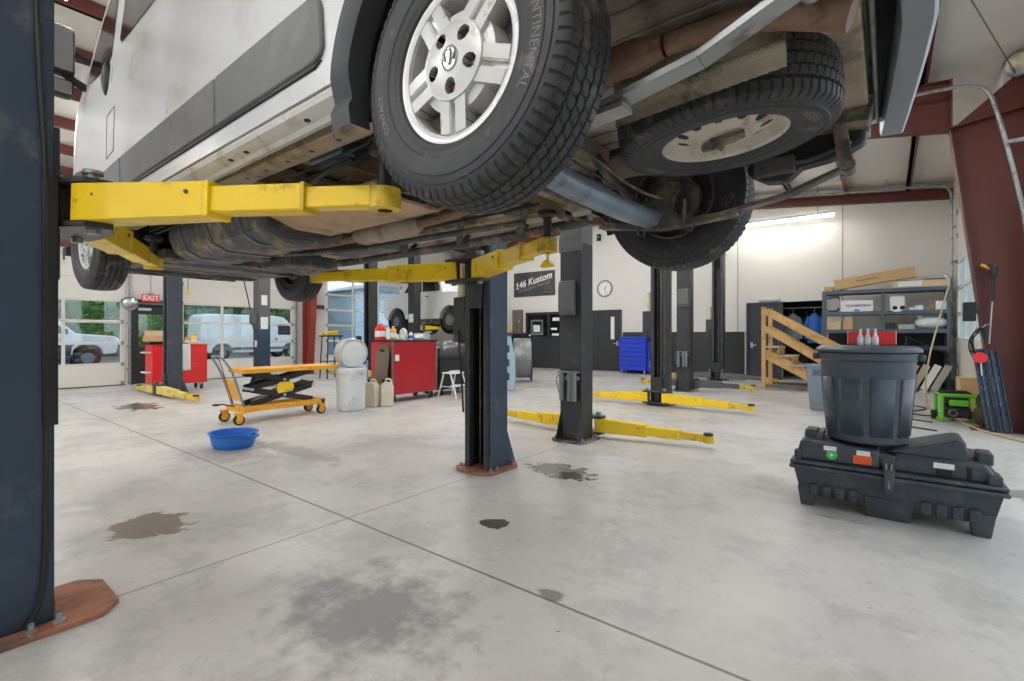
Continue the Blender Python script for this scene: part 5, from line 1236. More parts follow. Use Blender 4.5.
m = MB(); m.beam((0,-.02,-.03),(.08,-.02,.11),.022,.006,up=(0,1,0)); m.build('hour_hand','dark',t)
m = MB(); m.beam((0,-.024,.03),(.06,-.024,-.2),.015,.005,up=(0,1,0)); m.build('minute_hand','dark',t)
m = MB()
for i in range(12):
    a = R(30*i); m.beam((.2*math.cos(a),-.016,.2*math.sin(a)),(.24*math.cos(a),-.016,.24*math.sin(a)),.018,.004,up=(0,1,0))
m.build('hour_mark','dark',t)
t = thing('electrical_panel','tall dark electrical panel on the back wall below the sign','electrical panel',(-12.0,YB-.005,1.85))
m = MB(); m.b2(-.24,-.12,-.5,.24,0,.48); m.build('panel_box','board_brown',t,.008); m = MB(); m.b2(-.2,-.13,-.44,.2,-.12,.42); m.build('panel_door','board_brown',t,.004); m = MB(); m.b2(.12,-.145,-.05,.15,-.13,.05); m.build('latch','alu',t)
t = thing('drum_fan','large grey drum fan on wheels beyond the blue post, in front of the electrical panel','fan',(-8.05,10.75,0),R(40))
m = MB(); m.lathe([(.50,-.22),(.54,-.23),(.55,-.2),(.55,.2),(.54,.23),(.50,.22)],(0,0,.66),40,'X'); m.lathe([(.556,-.1),(.562,-.08),(.556,-.06)],(0,0,.66),40,'X'); m.lathe([(.556,.06),(.562,.08),(.556,.1)],(0,0,.66),40,'X'); m.build('fan_drum','drum_grey',t)
for s in (-1,1):
    m = MB()
    for r in (.1,.2,.3,.4,.5): m.lathe([(r-.006,s*.21),(r,s*.22),(r+.006,s*.21)],(0,0,.66),30,'X')
    for i in range(8):
        a = PI*i/4; m.beam((s*.212,0,.66),(s*.212,.52*math.cos(a),.66+.52*math.sin(a)),.01,.01)
    m.build('grille','drum_grey',t)
m = MB()
for i in range(4):
    a = PI*i/2+.4; m.beam((.0,.06*math.cos(a),.66+.06*math.sin(a)),(.04,.46*math.cos(a),.66+.46*math.sin(a)),.2,.012,.12,.012,up=(1,0,0))
m.cyl((-.16,0,.66),(.06,0,.66),.08,n=16); m.build('fan_blades','post_black',t)
m = MB(); m.tube([(-.25,-.45,.08),(-.25,.5,.08)],.02,8); m.tube([(.25,-.45,.08),(.25,.5,.08)],.02,8); m.tube([(-.25,-.3,.08),(-.25,-.4,.5)],.02,8); m.tube([(.25,-.3,.08),(.25,-.4,.5)],.02,8); m.tube([(-.25,.3,.08),(-.25,.4,.5)],.02,8); m.tube([(.25,.3,.08),(.25,.4,.5)],.02,8); m.build('stand','post_black',t)
for s in (-1,1):
    m = MB(); m.cyl((s*.26,.46,.1),(s*.31,.46,.1),.1,n=18); m.build('wheel','rubber_old',t)
t = thing('car_door','pale blue vehicle door panel standing on edge behind the blue lift post','panel',(-7.02,8.74,0),R(24))
m = MB(); m.prism([(-.22,.02),(.2,.02),(.24,.3),(.22,.8),(.12,1.30),(-.2,1.34),(-.25,.8)],'y',-.03,.03); m.build('door_skin','pale_blue',t,.015,2)
for i in range(3):
    m = MB(); m.prism([(-.12,.25+i*.32),(.10,.25+i*.32),(.10,.42+i*.32),(-.10,.42+i*.32)],'y',-.036,-.028); m.build('inner_opening','navy',t)
m = MB(); m.b2(-.22,-.07,1.28,.14,.07,1.36); m.build('clamp','navy',t,.01)
m = MB(); m.beam((-.15,0,.25),(-.15,.35,.01),.03,.03); m.build('prop_leg','navy',t); m = MB(); m.beam((.12,0,.25),(.12,.35,.01),.03,.03); m.build('prop_leg','navy',t)
t = thing('carton','small brown carton on top of the pale blue door panel','box',(-7.03,8.76,1.361),R(24))
m = MB(); m.b2(-.17,-.1,0,.1,.1,.17); m.build('carton_body','cardboard',t,.004); m = MB(); m.b2(-.171,-.02,.001,.101,.02,.1715); m.build('tape','cardboard_pale',t)
t = thing('blue_tool_chest','bright blue tool chest with wide drawers under a bare stretch of back wall','tool chest',(-6.72,15.38,0))
m = MB(); m.b2(-.48,-.24,.12,.48,.26,1.20); m.build('chest_body','blue',t,.01); m = MB(); m.b2(-.5,-.26,1.20,.5,.27,1.24); m.build('chest_top','blue',t,.008)
for i in range(7):
    z = .16+i*.148; m = MB(); m.b2(-.46,-.262,z,.46,-.238,z+.138); d = m.build('drawer','blue',t,.006); m = MB(); m.b2(-.44,-.278,z+.105,.44,-.262,z+.125); m.build('drawer_pull','chest_pull',d,.004)
for x in (-.4,.4):
    for y in (-.18,.18): caster(t,x,y,.05,.12)
m = MB(); m.tube([(-.48,-.15,1.0),(-.54,-.15,1.0),(-.54,.15,1.0),(-.48,.15,1.0)],.015,8); m.build('side_handle','drum_grey',t)
t = thing('side_locker','narrow blue side locker with white stickers, attached beside the blue tool chest','locker',(-6.0,15.38,0))
m = MB(); m.b2(-.2,-.24,.12,.2,.26,1.08); m.build('locker_body','blue',t,.01); m = MB(); m.b2(-.18,-.256,.15,.18,-.24,1.05); d = m.build('locker_door','blue',t,.006)
m = MB(); m.lathe([(.001,-.262),(.1,-.262),(.1,-.256)],(0,0,.62),24,'Y'); m.b2(-.12,-.262,.25,.1,-.256,.45); m.build('sticker','paper',d)
for x in (-.14,.14): caster(t,x,0,.05,.12)
t = thing('hose_reel','grey coiled hose reel and white box on the wall above the blue locker','hose reel',(-6.1,YB-.01,2.05))
m = MB(); m.b2(-.14,-.05,-.2,.14,0,.2); m.build('mount','drum_grey',t)
m = MB()
for i in range(4): m.lathe([(.2-.012*i,-.1-.04*i),(.22-.012*i,-.12-.04*i),(.2-.012*i,-.14-.04*i),(.18-.012*i,-.12-.04*i)],n=26,axis='Y',closed=True)
m.build('hose_coil','drum_grey',t)
m = MB(); m.b2(.02,-.25,-.62,.3,-.01,-.3); m.build('regulator_box','paper',t,.01); m = MB(); m.b2(-.2,-.14,-.79,.3,0,-.64); m.build('lower_box','wains',t,.01)
t = thing('wall_speaker','tiny dark sensor high on the back wall beside the tyre','sensor',(-8.3,YB-.005,4.85)); m = MB(); m.b2(-.07,-.08,-.12,.07,0,.12); m.build('housing','dark',t,.01); m = MB(); m.cyl((0,-.08,.02),(0,-.1,.02),.04,n=14); m.build('lens','drum_grey',t)
t = thing('exit_light','small white emergency light above the dark navy door','emergency light',(-2.75,YB-.005,2.36)); m = MB(); m.b2(-.28,-.06,-.05,.28,0,.05); m.build('housing','paper',t,.01)
for s in (-1,1):
    m = MB(); m.lathe([(.001,-.11),(.05,-.11),(.055,-.09),(.03,-.06)],(s*.17,0,.0),16,'Y'); m.build('lamp_head','paper',t)
# closet behind the opening
t = thing('closet_shelf','black shelf unit with bottles inside the dark opening behind the stairs','shelf',(-1.62,YB+1.1,0))
for x in (-.28,.25):
    m = MB(); m.b2(x-.02,-.25,0,x+.02,.2,2.1); m.build('upright','dark',t)
for z in (.3,.8,1.3,1.75,2.1):
    m = MB(); m.b2(-.3,-.25,z,.27,.2,z+.02); m.build('shelf_board','wains',t)
for i,(x,lb) in enumerate(((-.03,'blue grey work jacket hanging in the dark opening'),(.385,'bright blue work jacket hanging in the dark opening'))):
    t = thing('work_jacket',lb,'jacket',(-2.18+x*1.3,YB+.55,1.07),0,'jackets in the opening')
    m = MB(); m.lathe([(.17,.0),(.19,.3),(.18,.6),(.16,.75),(.06,.84),(.05,.86),(.001,.86)],n=20,sy=.5); m.build('jacket_body','pan_blue' if i else 'grey_plastic',t)
    for s in (-1,1):
        m = MB(); m.tube([(s*.13,0,.75),(s*.2,-.02,.55),(s*.2,-.03,.12)],[.06,.055,.05],10); m.build('sleeve','pan_blue' if i else 'grey_plastic',t)
    m = MB(); m.tube([(0,0,.85),(0,0,.95),(.03,0,.98),(0,.0,1.0)],.005,5); m.build('hanger','alu',t)
t = thing('coat_rail','metal coat rail across the dark opening','rail',(-1.9,YB+.55,2.1)); m = MB(); m.tube([(-.6,0,0),(.6,0,0)],.015,8); m.build('rail','alu',t)
for s in (-1,1):
    m = MB(); m.cyl((s*.6,0,0),(s*.585,0,0),.04,n=14); m.build('end_bracket','alu',t)

# ------------------------------------------------------------------ wooden stairs
t = thing('stairs','raw wooden stair unit with a sloping handrail in front of the dark navy door','stairs',(-2.40,12.85,0))
def plank(mb, a, b, w, h): mb.beam(a,b,w,h)
W_ = .85
for y in (0,W_):
    m = MB(); m.b2(0,y-.045,0,.09,y+.045,1.97); m.build('newel_post','wood',t,.005)
    m = MB(); m.beam((.0,y,1.97),(1.62,y,.98),.09,.04); m.build('handrail','wood',t,.004)
    m = MB(); m.beam((.05,y-.055,1.88),(1.55,y-.055,.94),.03,.12); m.build('upper_rail','wood',t,.004)
    m = MB(); m.beam((.05,y-.055,1.47),(1.55,y-.055,.50),.03,.14); m.build('middle_rail','wood',t,.004)
    m = MB(); m.beam((.06,y+.03,.86),(1.5,y+.03,.06),.035,.22); m.build('stringer','wood',t,.004)
    m = MB(); m.b2(1.42,y-.04,0,1.50,y+.04,1.02); m.build('newel_post','wood',t,.005)
    m = MB(); m.b2(0,y-.03,.05,1.5,y+.03,.12); m.build('foot_rail','board_brown',t,.004)
for i in range(5):
    x = .06+i*.30; z = 1.03-i*.215
    m = MB(); m.b2(x,-.05,z-.04,x+.32,W_+.05,z); m.build('tread','tread_wood',t,.004)
    m = MB(); m.b2(x+.28,-.03,z-.215,x+.30,W_+.03,z-.04); m.build('riser','wood',t,.003)

# ------------------------------------------------------------------ steel shelf and what stands on it
SX0, SX1, SY0, SY1 = -1.35, 1.12, 14.78, 15.45
t = thing('steel_shelf','dark grey steel shelving rack beside the wooden stairs at the back wall','shelf',(-.115,15.1,0))
for x in (SX0,-.13,SX1-.06):
    for y in (SY0,SY1-.05):
        m = MB(); m.b2(x,y,0,x+.06,y+.006,2.43); m.b2(x,y,0,x+.006,y+.05,2.43); m.build('upright','shelf_grey',t,.002,1,abs_=True)
for z in (.30,1.02,1.42,1.87,2.41):
    m = MB(); m.b2(SX0,SY0+.01,z,SX1,SY1-.01,z+.02); m.b2(SX0,SY0-.004,z-.07,SX1,SY0+.01,z+.02); m.b2(SX0,SY1-.01,z-.07,SX1,SY1,z+.02); m.build('shelf_deck','shelf_grey',t,.002,1,abs_=True)
SH = lambda z: z+.021
def carton(name, lb, loc, d, mt, rz=0, tape='cardboard_pale', cat='box', gp=None, tilt=None):
    t = thing(name,lb,cat,loc,rz,gp)
    m = MB(); m.b2(-d[0]/2,-d[1]/2,0,d[0]/2,d[1]/2,d[2]); m.build('box_body',mt,t,.004)
    m = MB(); m.b2(-d[0]/2-.001,-.025,d[2]*.3,d[0]/2+.001,.025,d[2]+.0012); m.build('tape',tape,t)
    if tilt: t.rotation_euler = (0,R(tilt),rz)
    return t
c = carton('long_carton','long tan cardboard carton lying tilted on top of the steel shelf','placeholder',(1.55,.24,.27),'cardboard') if False else carton('long_carton','long tan cardboard carton lying tilted on top of the steel shelf',(-.27,14.98,2.575),(1.62,.24,.25),'cardboard',R(2),tilt=-8.5)
m = MB(); m.b2(-.35,-.121,.12,.1,-.1205,.14); m.build('print','board_brown',c)
carton('small_carton','small tan carton under the low end of the long tilted carton',(-1.21,15.0,2.431),(.2,.3,.12),'cardboard')
carton('small_carton','brown carton under the middle of the long carton on the shelf top',(-.9,15.1,2.431),(.16,.3,.03),'board_brown',0,'cardboard')
carton('support_carton','tan carton holding up the high end of the long carton',(.3,15.2,2.431),(.3,.3,.2),'cardboard')
c = carton('flat_carton','flat tan carton with a white label on the steel shelf top',(.58,14.92,2.431),(1.0,.25,.16),'cardboard_pale',0,'cardboard'); m = MB(); m.b2(-.40,-.128,.03,.05,-.1255,.15); m.build('label','paper',c)
c = thing('plastic_sheet','grey folded plastic sheet draped over the flat labelled carton','plastic sheet',(.86,14.9,2.602)); m = MB(); m.b2(-.2,-.14,0,.26,.14,.02); m.beam((-.2,-.14,.01),(.2,-.145,.0),.02,.02); m.build('fold','grey_plastic',c,.008); m = MB(); m.b2(-.1,-.145,.02,.22,.1,.035); m.build('upper_fold','bag_white',c,.006)
c = thing('cable_hanger','two black bent cable loops on a grey board on the second shelf','hanger',(-1.12,14.9,SH(1.87)))
m = MB(); m.tube([(-.12,0,.05),(-.05,0,.02),(.1,0,.03),(.12,0,.10)],.014,8,2); m.build('lower_loop','cable',c); m = MB(); m.tube([(-.12,0,.34),(-.02,0,.38),(.1,0,.40),(.13,0,.32)],.014,8,2); m.build('upper_loop','cable',c); m = MB(); m.b2(-.14,.02,0,.14,.05,.42); m.build('backing_board','wall_grey',c)
c = thing('label_board','white board with a line of dark print on the second shelf','board',(-.62,14.80,SH(1.87)))
m = MB(); m.b2(-.33,-.008,0,.33,.008,.27); m.build('board','paper',c); text_obj('TRANSMISSION',.075,.001,Matrix.Translation((.03,-.0095,.14)) @ RX,'navy',c); m = MB(); m.b2(-.05,-.0095,.01,.06,-.008,.05); m.build('blue_mark','pan_blue',c)
m = MB(); m.b2(-.3,.05,0,.3,.3,.25); m.build('board_stand','wains',c,.006)
c = thing('notice_card','white card with two round dark pictures hung on the steel shelf','card',(.17,14.765,SH(1.87)-.03))
m = MB(); m.prism([(-.13,.05),(-.05,.0),(.05,.0),(.14,.05),(.14,.36),(-.14,.36)],'y',-.006,.0); m.build('card','paper',c)
m = MB()
for x in (-.04,.1): m.lathe([(.001,-.0085),(.05,-.0085),(.05,-.006)],(x,0,.09),20,'Y')
m.build('round_picture','dark',c)
for i,(x,y,d,mt,lb) in enumerate(((.45,14.9,(.1,.12,.06),'paper','tiny white box on the second shelf beside the card'),(.58,14.92,(.14,.14,.11),'paper','small white box between the tiny box and the red brown box'),(.82,14.92,(.08,.12,.2),'rust_plate','small red brown box on the second shelf'),(.97,14.92,(.2,.15,.2),'paper','white box next to the red brown box on the second shelf'))):
    carton('small_box',lb,(x,y,SH(1.87)),d,mt,0,'paper','box','small boxes on the second shelf')
for x,y,z,d,mt,lb in ((-1.1,15.0,1.42,(.3,.3,.2),'cardboard_pale','pale carton alone beside the stairs on the third shelf'),(-.8,15.0,1.42,(.2,.3,.26),'cardboard','tan carton with a white box on it, on the third shelf'),(.35,15.0,1.42,(.3,.3,.11),'wall_grey','long flat grey box beside the plastic bag on the third shelf'),(.05,15.0,1.42,(.2,.25,.15),'black_plastic','black box on the third shelf by the middle upright'),(-.4,15.0,1.02,(.5,.4,.3),'cardboard','tan carton on the fourth shelf hidden partly by the trash can')):
    carton('stored_carton',lb,(x,y,SH(z)),d,mt,0,'paper','box','cartons on the lower shelves')
carton('stored_carton','white box standing on the tan carton of the third shelf',(-.8,15.0,SH(1.42)+.263),(.16,.2,.08),'paper',0,'cream','box','cartons on the lower shelves')
c = thing('plastic_bag','bulging white plastic bag on the third shelf of the steel rack','bag',(.80,14.98,SH(1.42))); m = MB(); m.ball((0,0,.15),.20,24,(1.5,.9,.74),.05); m.build('bag_body','bag_white',c); m = MB(); m.lathe([(.02,.20),(.03,.26),(.06,.30),(.05,.31)],(-.2,0,0),14); m.build('bag_knot','bag_white',c)
# boards leaning under the shelf
c = thing('ramp_panel','black sloping panel leaning under the steel shelf','panel',(.72,14.55,0)); m = MB(); m.beam((-.4,.05,1.28),(.36,.05,.86),.3,.02); m.build('panel','black_plastic',c,.004); m = MB(); m.b2(.30,-.05,0,.34,.15,.88); m.build('leg','black_plastic',c); m = MB(); m.b2(-.4,-.05,0,-.36,.15,1.27); m.build('leg','black_plastic',c)
for i,(x0,mt,lb) in enumerate(((.37,'wood','tan board leaning under the shelf, first from the trash can'),(.56,'tread_wood','brownish board leaning under the shelf, second from the trash can'),(.745,'paper','white board leaning under the shelf, third from the trash can'),(.925,'wall_grey','grey board leaning under the shelf, fourth from the trash can'))):
    c = thing('plank',lb,'board',(x0,14.3,0),0,'boards leaning under the shelf'); m = MB(); m.beam((-.12,.0,.06),(.14,.05,.62),.04,.13,up=(1,0,0)); m.build('board',mt,c,.004); m = MB(); m.b2(-.18,-.03,0,-.06,.03,.05); m.build('foot_block',mt,c,.003)

# ------------------------------------------------------------------ black plastic tub with trash can
t = thing('storage_tub','black moulded plastic tub with clamped lid and feet, the trash can standing on it','plastic tub',(0,4.56,0))
lo = MB()
def ring(x0,x1,y0,y1,z): return [(x0,y0,z),(x1,y0,z),(x1,y1,z),(x0,y1,z)]
lo.add(ring(-.53,.53,-.27,.29,.085)+ring(-.575,.575,-.31,.33,.30),[(0,3,2,1),(0,1,5,4),(1,2,6,5),(2,3,7,6),(3,0,4,7)])
lo.b2(-.535,-.28,.085,.535,.295,.10); lo.build('lower_shell','tub_black',t,.012,2)
for i in range(12):
    x = -.44+i*.08; 
    if abs(x) < .14: continue
    m = MB(); m.prism([(-.298,.09),(-.312,.175),(-.275,.175),(-.265,.09)],'x',x-.028,x+.028); m.build('rib','tub_black',t,.008,2)
for x0,x1 in ((-.54,-.44),(.42,.53),(-.13,.13)):
    for y0,y1 in ((-.285,-.16),(.16,.29)):
        m = MB(); m.add([(x0+.01,y0+.012,0),(x1-.01,y0+.012,0),(x1-.01,y1-.01,0),(x0+.01,y1-.01,0),(x0-.01,y0-.008,.15),(x1+.01,y0-.008,.15),(x1+.01,y1,.15),(x0-.01,y1,.15)],[(0,3,2,1),(4,5,6,7),(0,1,5,4),(1,2,6,5),(2,3,7,6),(3,0,4,7)]); m.build('foot','tub_black',t,.008,2)
m = MB(); m.b2(-.60,-.335,.285,.60,.355,.315); m.b2(-.595,-.33,.322,.595,.35,.348); m.build('rim_flange','tub_black',t,.010,2)
up = MB()
up.prism([(-.565,.345),(-.04,.345),(-.05,.47),(-.53,.50)],'y',-.28,.30); up.prism([(.02,.345),(.57,.345),(.50,.47),(.03,.455)],'y',-.27,.30)
up.prism([(-.12,.345),(.06,.345),(.05,.44),(-.11,.46)],'y',-.24,.30)
up.build('lid_shell','tub_black',t,.022,3)
m = MB(); m.add([(-.02,-.16,.455),(.43,-.20,.455),(.43,.26,.455),(-.02,.26,.455),(.36,-.17,.585),(.41,-.17,.585),(.41,.22,.585),(.36,.22,.585)],[(0,3,2,1),(4,5,6,7),(0,1,5,4),(1,2,6,5),(2,3,7,6),(3,0,4,7)]); m.build('raised_wedge','tub_black',t,.012,2)
m = MB(); m.prism([(-.525,.48),(-.42,.48),(-.42,.535),(-.44,.555),(-.52,.555)],'y',-.12,.06); m.build('left_hump','tub_black',t,.012,2); m = MB(); m.prism([(-.45,.49),(-.405,.49),(-.388,.55),(-.42,.55)],'y',-.14,.08); m.build('hump_lever','board_brown',t,.008)
m = MB(); m.b2(.46,-.2,.45,.54,-.04,.53); m.build('right_hump','tub_black',t,.012,2); m = MB(); m.b2(.50,-.30,.345,.57,-.16,.41); m.build('corner_block','tub_black',t,.01,2); m = MB(); m.b2(-.57,-.30,.345,-.52,-.22,.42); m.build('corner_block','tub_black',t,.01,2)
m = MB(); m.b2(-.03,-.29,.34,.04,-.255,.45); m.b2(-.03,-.35,.34,.04,-.255,.36); m.b2(-.025,-.35,.20,.035,-.325,.355); m.build('latch_plate','tub_black',t,.008,2); m = MB(); m.tube([(-.01,-.30,.40),(-.012,-.315,.36),(.0,-.32,.345),(.018,-.315,.36),(.02,-.30,.40)],.006,8,1); m.tube([(.005,-.34,.34),(.005,-.345,.24)],.008,8); m.build('latch_hook','drum_grey',t)
m = MB(); m.b2(.255,-.275,.355,.335,-.266,.44); m.build('recess','post_inner',t,.004); m = MB(); m.b2(.405,-.275,.36,.43,-.266,.44); m.build('recess','post_inner',t,.004)
m = MB(); m.b2(.24,-.277,.41,.345,-.270,.445); m.build('white_label','paper',t); m = MB(); m.b2(-.20,-.287,.37,-.09,-.28,.43); m.build('orange_label','orange',t); m = MB(); m.b2(-.18,-.288,.432,-.10,-.28,.465); m.build('white_label','paper',t); m = MB(); m.b2(-.38,-.288,.44,-.30,-.28,.472); m.build('white_label','paper',t)
m = MB(); m.lathe([(.001,-.290),(.034,-.290),(.036,-.28)],(-.33,0,.41),28,'Y'); g_ = m.build('green_badge','label_green',t); m = MB(); m.prism([(-.33,.425),(-.318,.41),(-.33,.395),(-.342,.41)],'y',-.2925,-.289); m.build('badge_mark','paper',g_)

t = thing('trash_can','large dark grey round trash can with a lid, standing on the black plastic tub','trash can',(-.13,4.58,.503))
cb = MB(); cb.lathe([(.001,0),(.24,0),(.252,.012),(.254,.04),(.292,.52),(.296,.60),(.310,.615),(.312,.66),(.305,.665)],n=64)
cb.build('can_body','can_grey',t)
for i in range(9):
    a0 = 2*PI*i/9+.2; m = MB(); vs = []
    for z in (.06,.48):
        r = .254+.038*(z-.04)/.48+.002
        for k in range(7): a = a0-.27+.54*k/6; vs.append((r*math.cos(a),r*math.sin(a),z))
    m.add(vs,[(k,k+1,8+k,7+k) for k in range(6)]); o = m.build('flute','can_grey',t); s_ = o.modifiers.new('thick','SOLIDIFY'); s_.thickness = .007; s_.offset = 0
m = MB(); m.lathe([(.318,.668),(.332,.672),(.332,.690),(.32,.70),(.30,.712),(.12,.72),(.001,.72)],n=64); m.build('lid','can_grey',t)
for s in (-1,1):
    m = MB(); m.box((s*.325,0,.63),(.04,.13,.05)); m.build('handle','can_grey',t,.01,2)
LZ = .503+.722
t = thing('parts_tray','red open tray standing on the trash can lid','tray',(-.10,4.62,LZ)); m = MB(); m.b2(-.145,-.07,0,.145,.07,.008); m.b2(-.145,-.07,0,.145,-.064,.1); m.b2(-.145,.064,0,.145,.07,.1); m.build('tray_side','red_bright',t,.003); m = MB(); m.b2(-.15,-.07,0,-.144,.07,.103); m.b2(.144,-.07,0,.15,.07,.103); m.build('end_wall','cream',t,.003); m = MB(); m.tube([(.06,-.05,.01),(.15,.02,.115)],.004,6); m.build('tool_shank','post_black',t)
for i,x in enumerate((-.165,-.12,-.075)):
    lb = ('white spray bottle on the trash can lid, first from the stairs side','white spray bottle on the trash can lid, middle of the three','white spray bottle on the trash can lid, last of three toward the brown column')[i]
    t = thing('spray_bottle',lb,'spray bottle',(x,4.51,LZ),0,'white spray bottles on the trash can'); m = MB(); m.lathe([(.001,0),(.019,0),(.021,.006),(.021,.05),(.009,.085),(.008,.1)],n=16); m.build('bottle_body','white_plastic',t); m = MB(); m.b2(-.008,-.03,.1,.008,.016,.122); m.cyl((0,-.03,.112),(0,-.038,.112),.006,n=8); m.build('spray_head','paper',t,.002); m = MB(); m.beam((0,-.02,.102),(0,-.032,.072),.008,.004); m.build('trigger','paper',t)

t = thing('slim_bin','grey slim rectangular bin with an open handle behind the trash can','bin',(-.86,9.9,0),R(-8))
m = MB(); m.add([(-.2,-.14,0),(.2,-.14,0),(.2,.14,0),(-.2,.14,0),(-.25,-.17,.76),(.25,-.17,.76),(.25,.17,.76),(-.25,.17,.76)],[(0,3,2,1),(0,1,5,4),(1,2,6,5),(2,3,7,6),(3,0,4,7)]); m.build('bin_body','grey_plastic',t,.02,2)
m = MB(); m.b2(-.27,-.19,.74,-.235,.19,.79); m.b2(.235,-.19,.74,.27,.19,.79); m.b2(-.27,-.19,.74,.27,-.155,.79); m.b2(-.27,.155,.74,.27,.19,.79); m.build('bin_rim','grey_plastic',t,.01,2)
m = MB(); m.prism([(-.16,.60),(.16,.60),(.14,.70),(-.14,.70)],'y',-.178,-.158); m.build('handle_recess','shelf_grey',t,.006); m = MB(); m.b2(-.15,-.165,.12,.15,-.15,.55); m.build('front_panel','grey_plastic',t,.006)
t = thing('small_pail','small bright blue plastic pail beside the slim grey bin','pail',(-.66,9.42,0)); m = MB(); m.lathe([(.001,0),(.10,0),(.105,.01),(.125,.36),(.135,.37),(.135,.40),(.12,.40),(.1,.03),(.001,.03)],n=28); m.build('pail_body','blue',t); m = MB(); m.tube([(-.13,0,.38),(-.12,-.05,.30),(0,-.14,.24),(.12,-.05,.30),(.13,0,.38)],.004,6,2); m.build('wire_handle','alu',t); m = MB(); m.b2(-.05,-.122,.12,.05,-.112,.24); m.build('label','paper',t)

# ------------------------------------------------------------------ by the brown column
t = thing('pressure_washer','green and black pressure washer on the floor in front of the bay door panes','pressure washer',(.80,9.85,0),R(8))
for s in (-1,1):
    m = MB(); m.tube([(s*.19,-.17,.03),(s*.19,.17,.03),(s*.19,.17,.40),(s*.19,-.17,.40),(s*.19,-.17,.03)],.026,10); m.build('side_frame','green',t)
m = MB(); m.tube([(-.19,-.17,.40),(.19,-.17,.40)],.026,10); m.build('front_bar','green',t); m = MB(); m.tube([(-.13,.0,.44),(.13,.0,.44)],.028,10); m.tube([(-.19,0,.40),(-.13,0,.44)],.022,8); m.tube([(.19,0,.40),(.13,0,.44)],.022,8); m.build('carry_handle','black_plastic',t)
m = MB(); m.b2(-.15,-.15,.06,.15,.15,.22); m.build('pump_case','black_plastic',t,.02,2); m = MB(); m.cyl((-.14,0,.28),(.14,0,.28),.085,n=20); m.build('motor','black_plastic',t); m = MB(); m.b2(-.1,-.165,.24,.12,-.12,.33); m.build('cover_panel','green',t,.012,2)
for s in (-1,1):
    m = MB(); m.cyl((s*.2,.12,.07),(s*.25,.12,.07),.07,n=18); m.build('wheel','rubber_old',t)
m = MB(); m.lathe([(.045,-.02),(.06,0),(.045,.02),(.03,0)],(-.06,-.17,.14),18,'Y',closed=True); m.build('hose_coupling','drum_grey',t)
for i,(x,lb) in enumerate(((1.10,'blue grey perforated steel ramp leaning on the brown column, nearer the green washer'),(1.225,'blue grey perforated steel ramp leaning on the brown column, farther from the washer'))):
    t = thing('steel_ramp',lb,'ramp',(x,9.0,0),0,'perforated steel ramps'); t.rotation_euler = (R(-4.5),R(-7),0)
    m = MB(); m.b2(-.055,0,.015,.055,.012,1.12); m.k = 1; [m.cyl((s*.031,-.0015,.1+k*.135),(s*.031,.001,.1+k*.135),.010,n=10) for k in range(8) for s in (-1,1)]; m.build('web',['ramp_blue','dark'],t); m = MB(); m.b2(-.058,-.05,.015,-.046,.012,1.12); m.build('flange','ramp_blue',t,.003); m = MB(); m.b2(.046,-.05,.015,.058,.012,1.12); m.build('flange','ramp_blue',t,.003); m = MB(); m.b2(-.014,-.03,.03,.014,0,1.11); m.build('centre_rib','ramp_blue',t,.005)
t = thing('spray_gun','black pressure washer gun with a long lance hanging on the brown column','spray gun',(1.08,9.03,1.2))
m = MB(); m.tube([(-.02,0,1.04),(.01,0,1.0),(.03,0,.90)],.028,10); m.box((.035,0,.96),(.07,.05,.14)); m.build('grip','black_plastic',t,.01); m = MB(); m.tube([(-.09,0,1.05),(-.04,0,1.02),(.01,0,.98)],.02,8); m.build('trigger_guard','orange_yellow',t); m = MB(); m.tube([(.03,0,.9),(.02,0,.55)],.02,10); m.build('barrel','black_plastic',t); m = MB(); m.tube([(.02,0,.55),(-.01,0,-.02)],.009,8); m.build('lance','alu',t)
m = MB(); m.tube([(.04,.15,1.0),(.04,-.0,1.0),(.04,-.05,1.03)],.006,6); m.build('hook','alu',t)
t = thing('cord_reel','tangle of black cords with a red reel hanging at the edge of the brown column','cord',(.97,8.86,.78))
for i in range(7):
    m = MB(); a = i*.9; m.tube([(.03*math.sin(a*2),0.01*i-.03,.62),(-.09-.02*math.sin(a),.01*i-.03,.5+.03*math.cos(a)),(-.10+.03*math.cos(a*3),.01*i-.03,.32),(-.02,.01*i-.03,.2+.05*math.sin(a*2)),(.06,.01*i-.03,.34),(.03*math.sin(a*2),.01*i-.03,.62)],.008,6,2); m.build('cord_loop','cable' if i != 3 else 'hose_tan',t)
m = MB(); m.cyl((-.01,-.06,.22),(-.01,.05,.22),.07,n=20); m.build('red_reel','red_bright',t); m = MB(); m.tube([(0,0,.17),(.01,0,-.02)],.007,6); m.build('cord_tail','paper',t); m = MB(); m.tube([(0,.0,.6),(.05,0.0,.66),(.10,.19,.66)],.006,6); m.build('hook','alu',t)
t = thing('small_speaker','small black box fixed to the edge of the brown column above the cords','speaker',(.885,9.08,1.62)); m = MB(); m.b2(-.07,-.06,-.13,.06,.06,.13); m.build('case','black_plastic',t,.012,2); m = MB(); m.b2(-.06,-.066,-.11,.05,-.06,.11); m.build('grille','post_inner',t)
m = MB(); m.b2(.06,-.02,-.03,.13,.02,.03); m.build('bracket','black_plastic',t)
carton('open_carton','tan open carton on the floor behind the brown cloth bag',(1.06,10.6,0),(.34,.3,.62),'cardboard',R(5))
t = thing('cloth_bag','dark brown slumped cloth bag at the foot of the brown column','bag',(1.09,9.46,0)); m = MB(); m.ball((0,0,.15),.175,24,(.8,.9,.9),.10); m.ball((.02,.02,.36),.13,20,(.9,.9,.9),.12); m.build('bag_body','bag_brown',t); m = MB(); m.tube([(-.1,-.05,.4),(-.06,-.1,.5),(.06,-.1,.52),(.1,-.05,.4)],.012,8,2); m.build('strap','bag_brown',t)
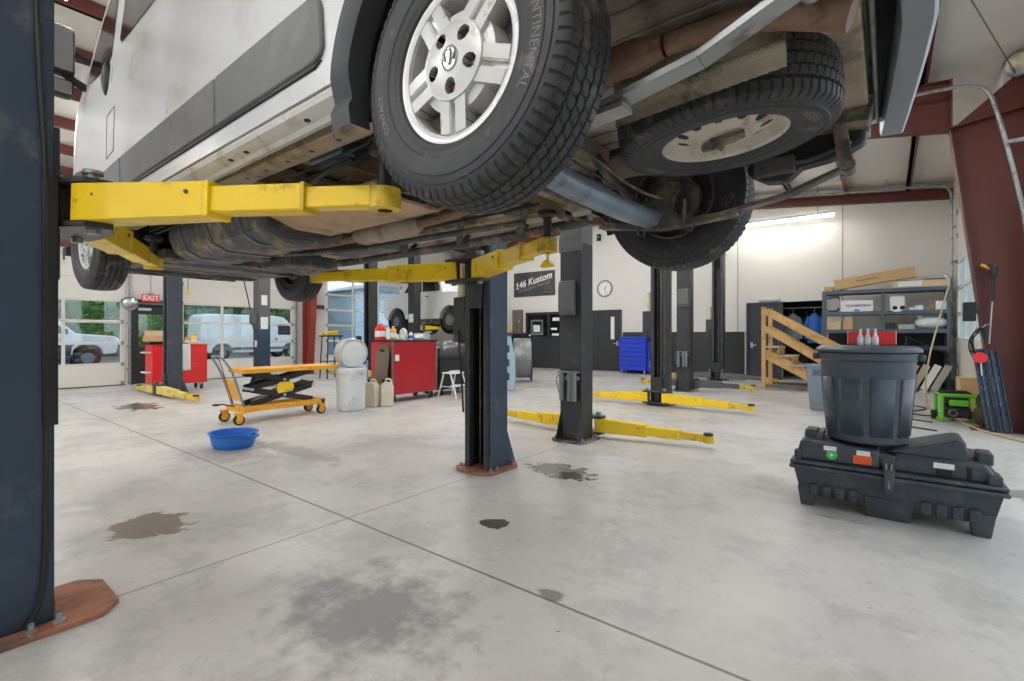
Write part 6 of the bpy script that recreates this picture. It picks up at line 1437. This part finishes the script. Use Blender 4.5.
t = thing('garden_hose','tan hose dropping from the shelf top and running along the floor to the brown column','hose',(0,0,0)); m = MB(); m.tube([(1.05,14.65,2.62),(1.10,14.62,2.48),(1.0,14.5,2.1),(.86,14.2,1.5),(.72,13.9,.9),(.64,13.6,.4),(.62,13.2,.06),(.6,12.6,.017),(.55,11.6,.017),(.62,10.7,.017),(.9,9.35,.017),(1.0,8.9,.017),(1.5,8.0,.017)],.016,8,2); m.build('hose','hose_tan',t)
m = MB(); m.cyl((1.02,14.68,2.66),(1.08,14.63,2.56),.022,n=10); m.build('hose_fitting','alu',t)
t = thing('floor_cable','black cable snaking on the floor behind the trash can','cable',(0,0,0)); m = MB(); m.tube([(-.2,12.2,.012),(.1,11.6,.012),(.55,11.3,.012),(.5,10.9,.012),(.2,10.4,.012),(.45,10.1,.012),(.6,9.95,.05)],.011,6,3); m.build('cable','cable',t); m = MB(); m.cyl((-.2,12.2,.02),(-.26,12.28,.02),.02,n=10); m.build('plug','black_plastic',t)
for i,(y,lb) in enumerate(((8.35,'thin dark air line lying straight across the floor, nearer the tub'),(9.15,'thin dark air line lying straight across the floor, under the green washer side'))):
    t = thing('air_line',lb,'hose',(0,0,0)); m = MB(); m.tube([(-.2,y+.7,.011),(.1,y+.52,.011),(.3,y+.4,.011),(.52,y+.28,.011)],.010,6,1); m.build('hose','cable',t); m = MB(); m.cyl((-.2,y+.7,.015),(-.26,y+.74,.015),.014,n=8); m.build('coupling','alu',t)
t = thing('dome_light','round pale lamp fixed high beside the brown rafter','lamp',(1.36,9.05,4.86)); m = MB(); m.lathe([(.001,-.16),(.06,-.155),(.1,-.12),(.13,-.06),(.14,0)],n=28,axis='Y'); m.build('dome','cream',t); m = MB(); m.lathe([(.14,-.01),(.16,-.0),(.16,.05),(.001,.05)],n=28,axis='Y'); m.build('base_ring','drum_grey',t)
t = thing('roof_cable','thin steel brace cable under the roof beside the brown rafter','cable',(0,0,0)); m = MB(); m.tube([(.35,6.0,5.0),(1.3,9.0,4.75)],.008,6); m.build('cable','drum_grey',t); m = MB(); m.cyl((1.25,8.85,4.76),(1.33,9.08,4.74),.016,n=8); m.build('turnbuckle','galv',t)
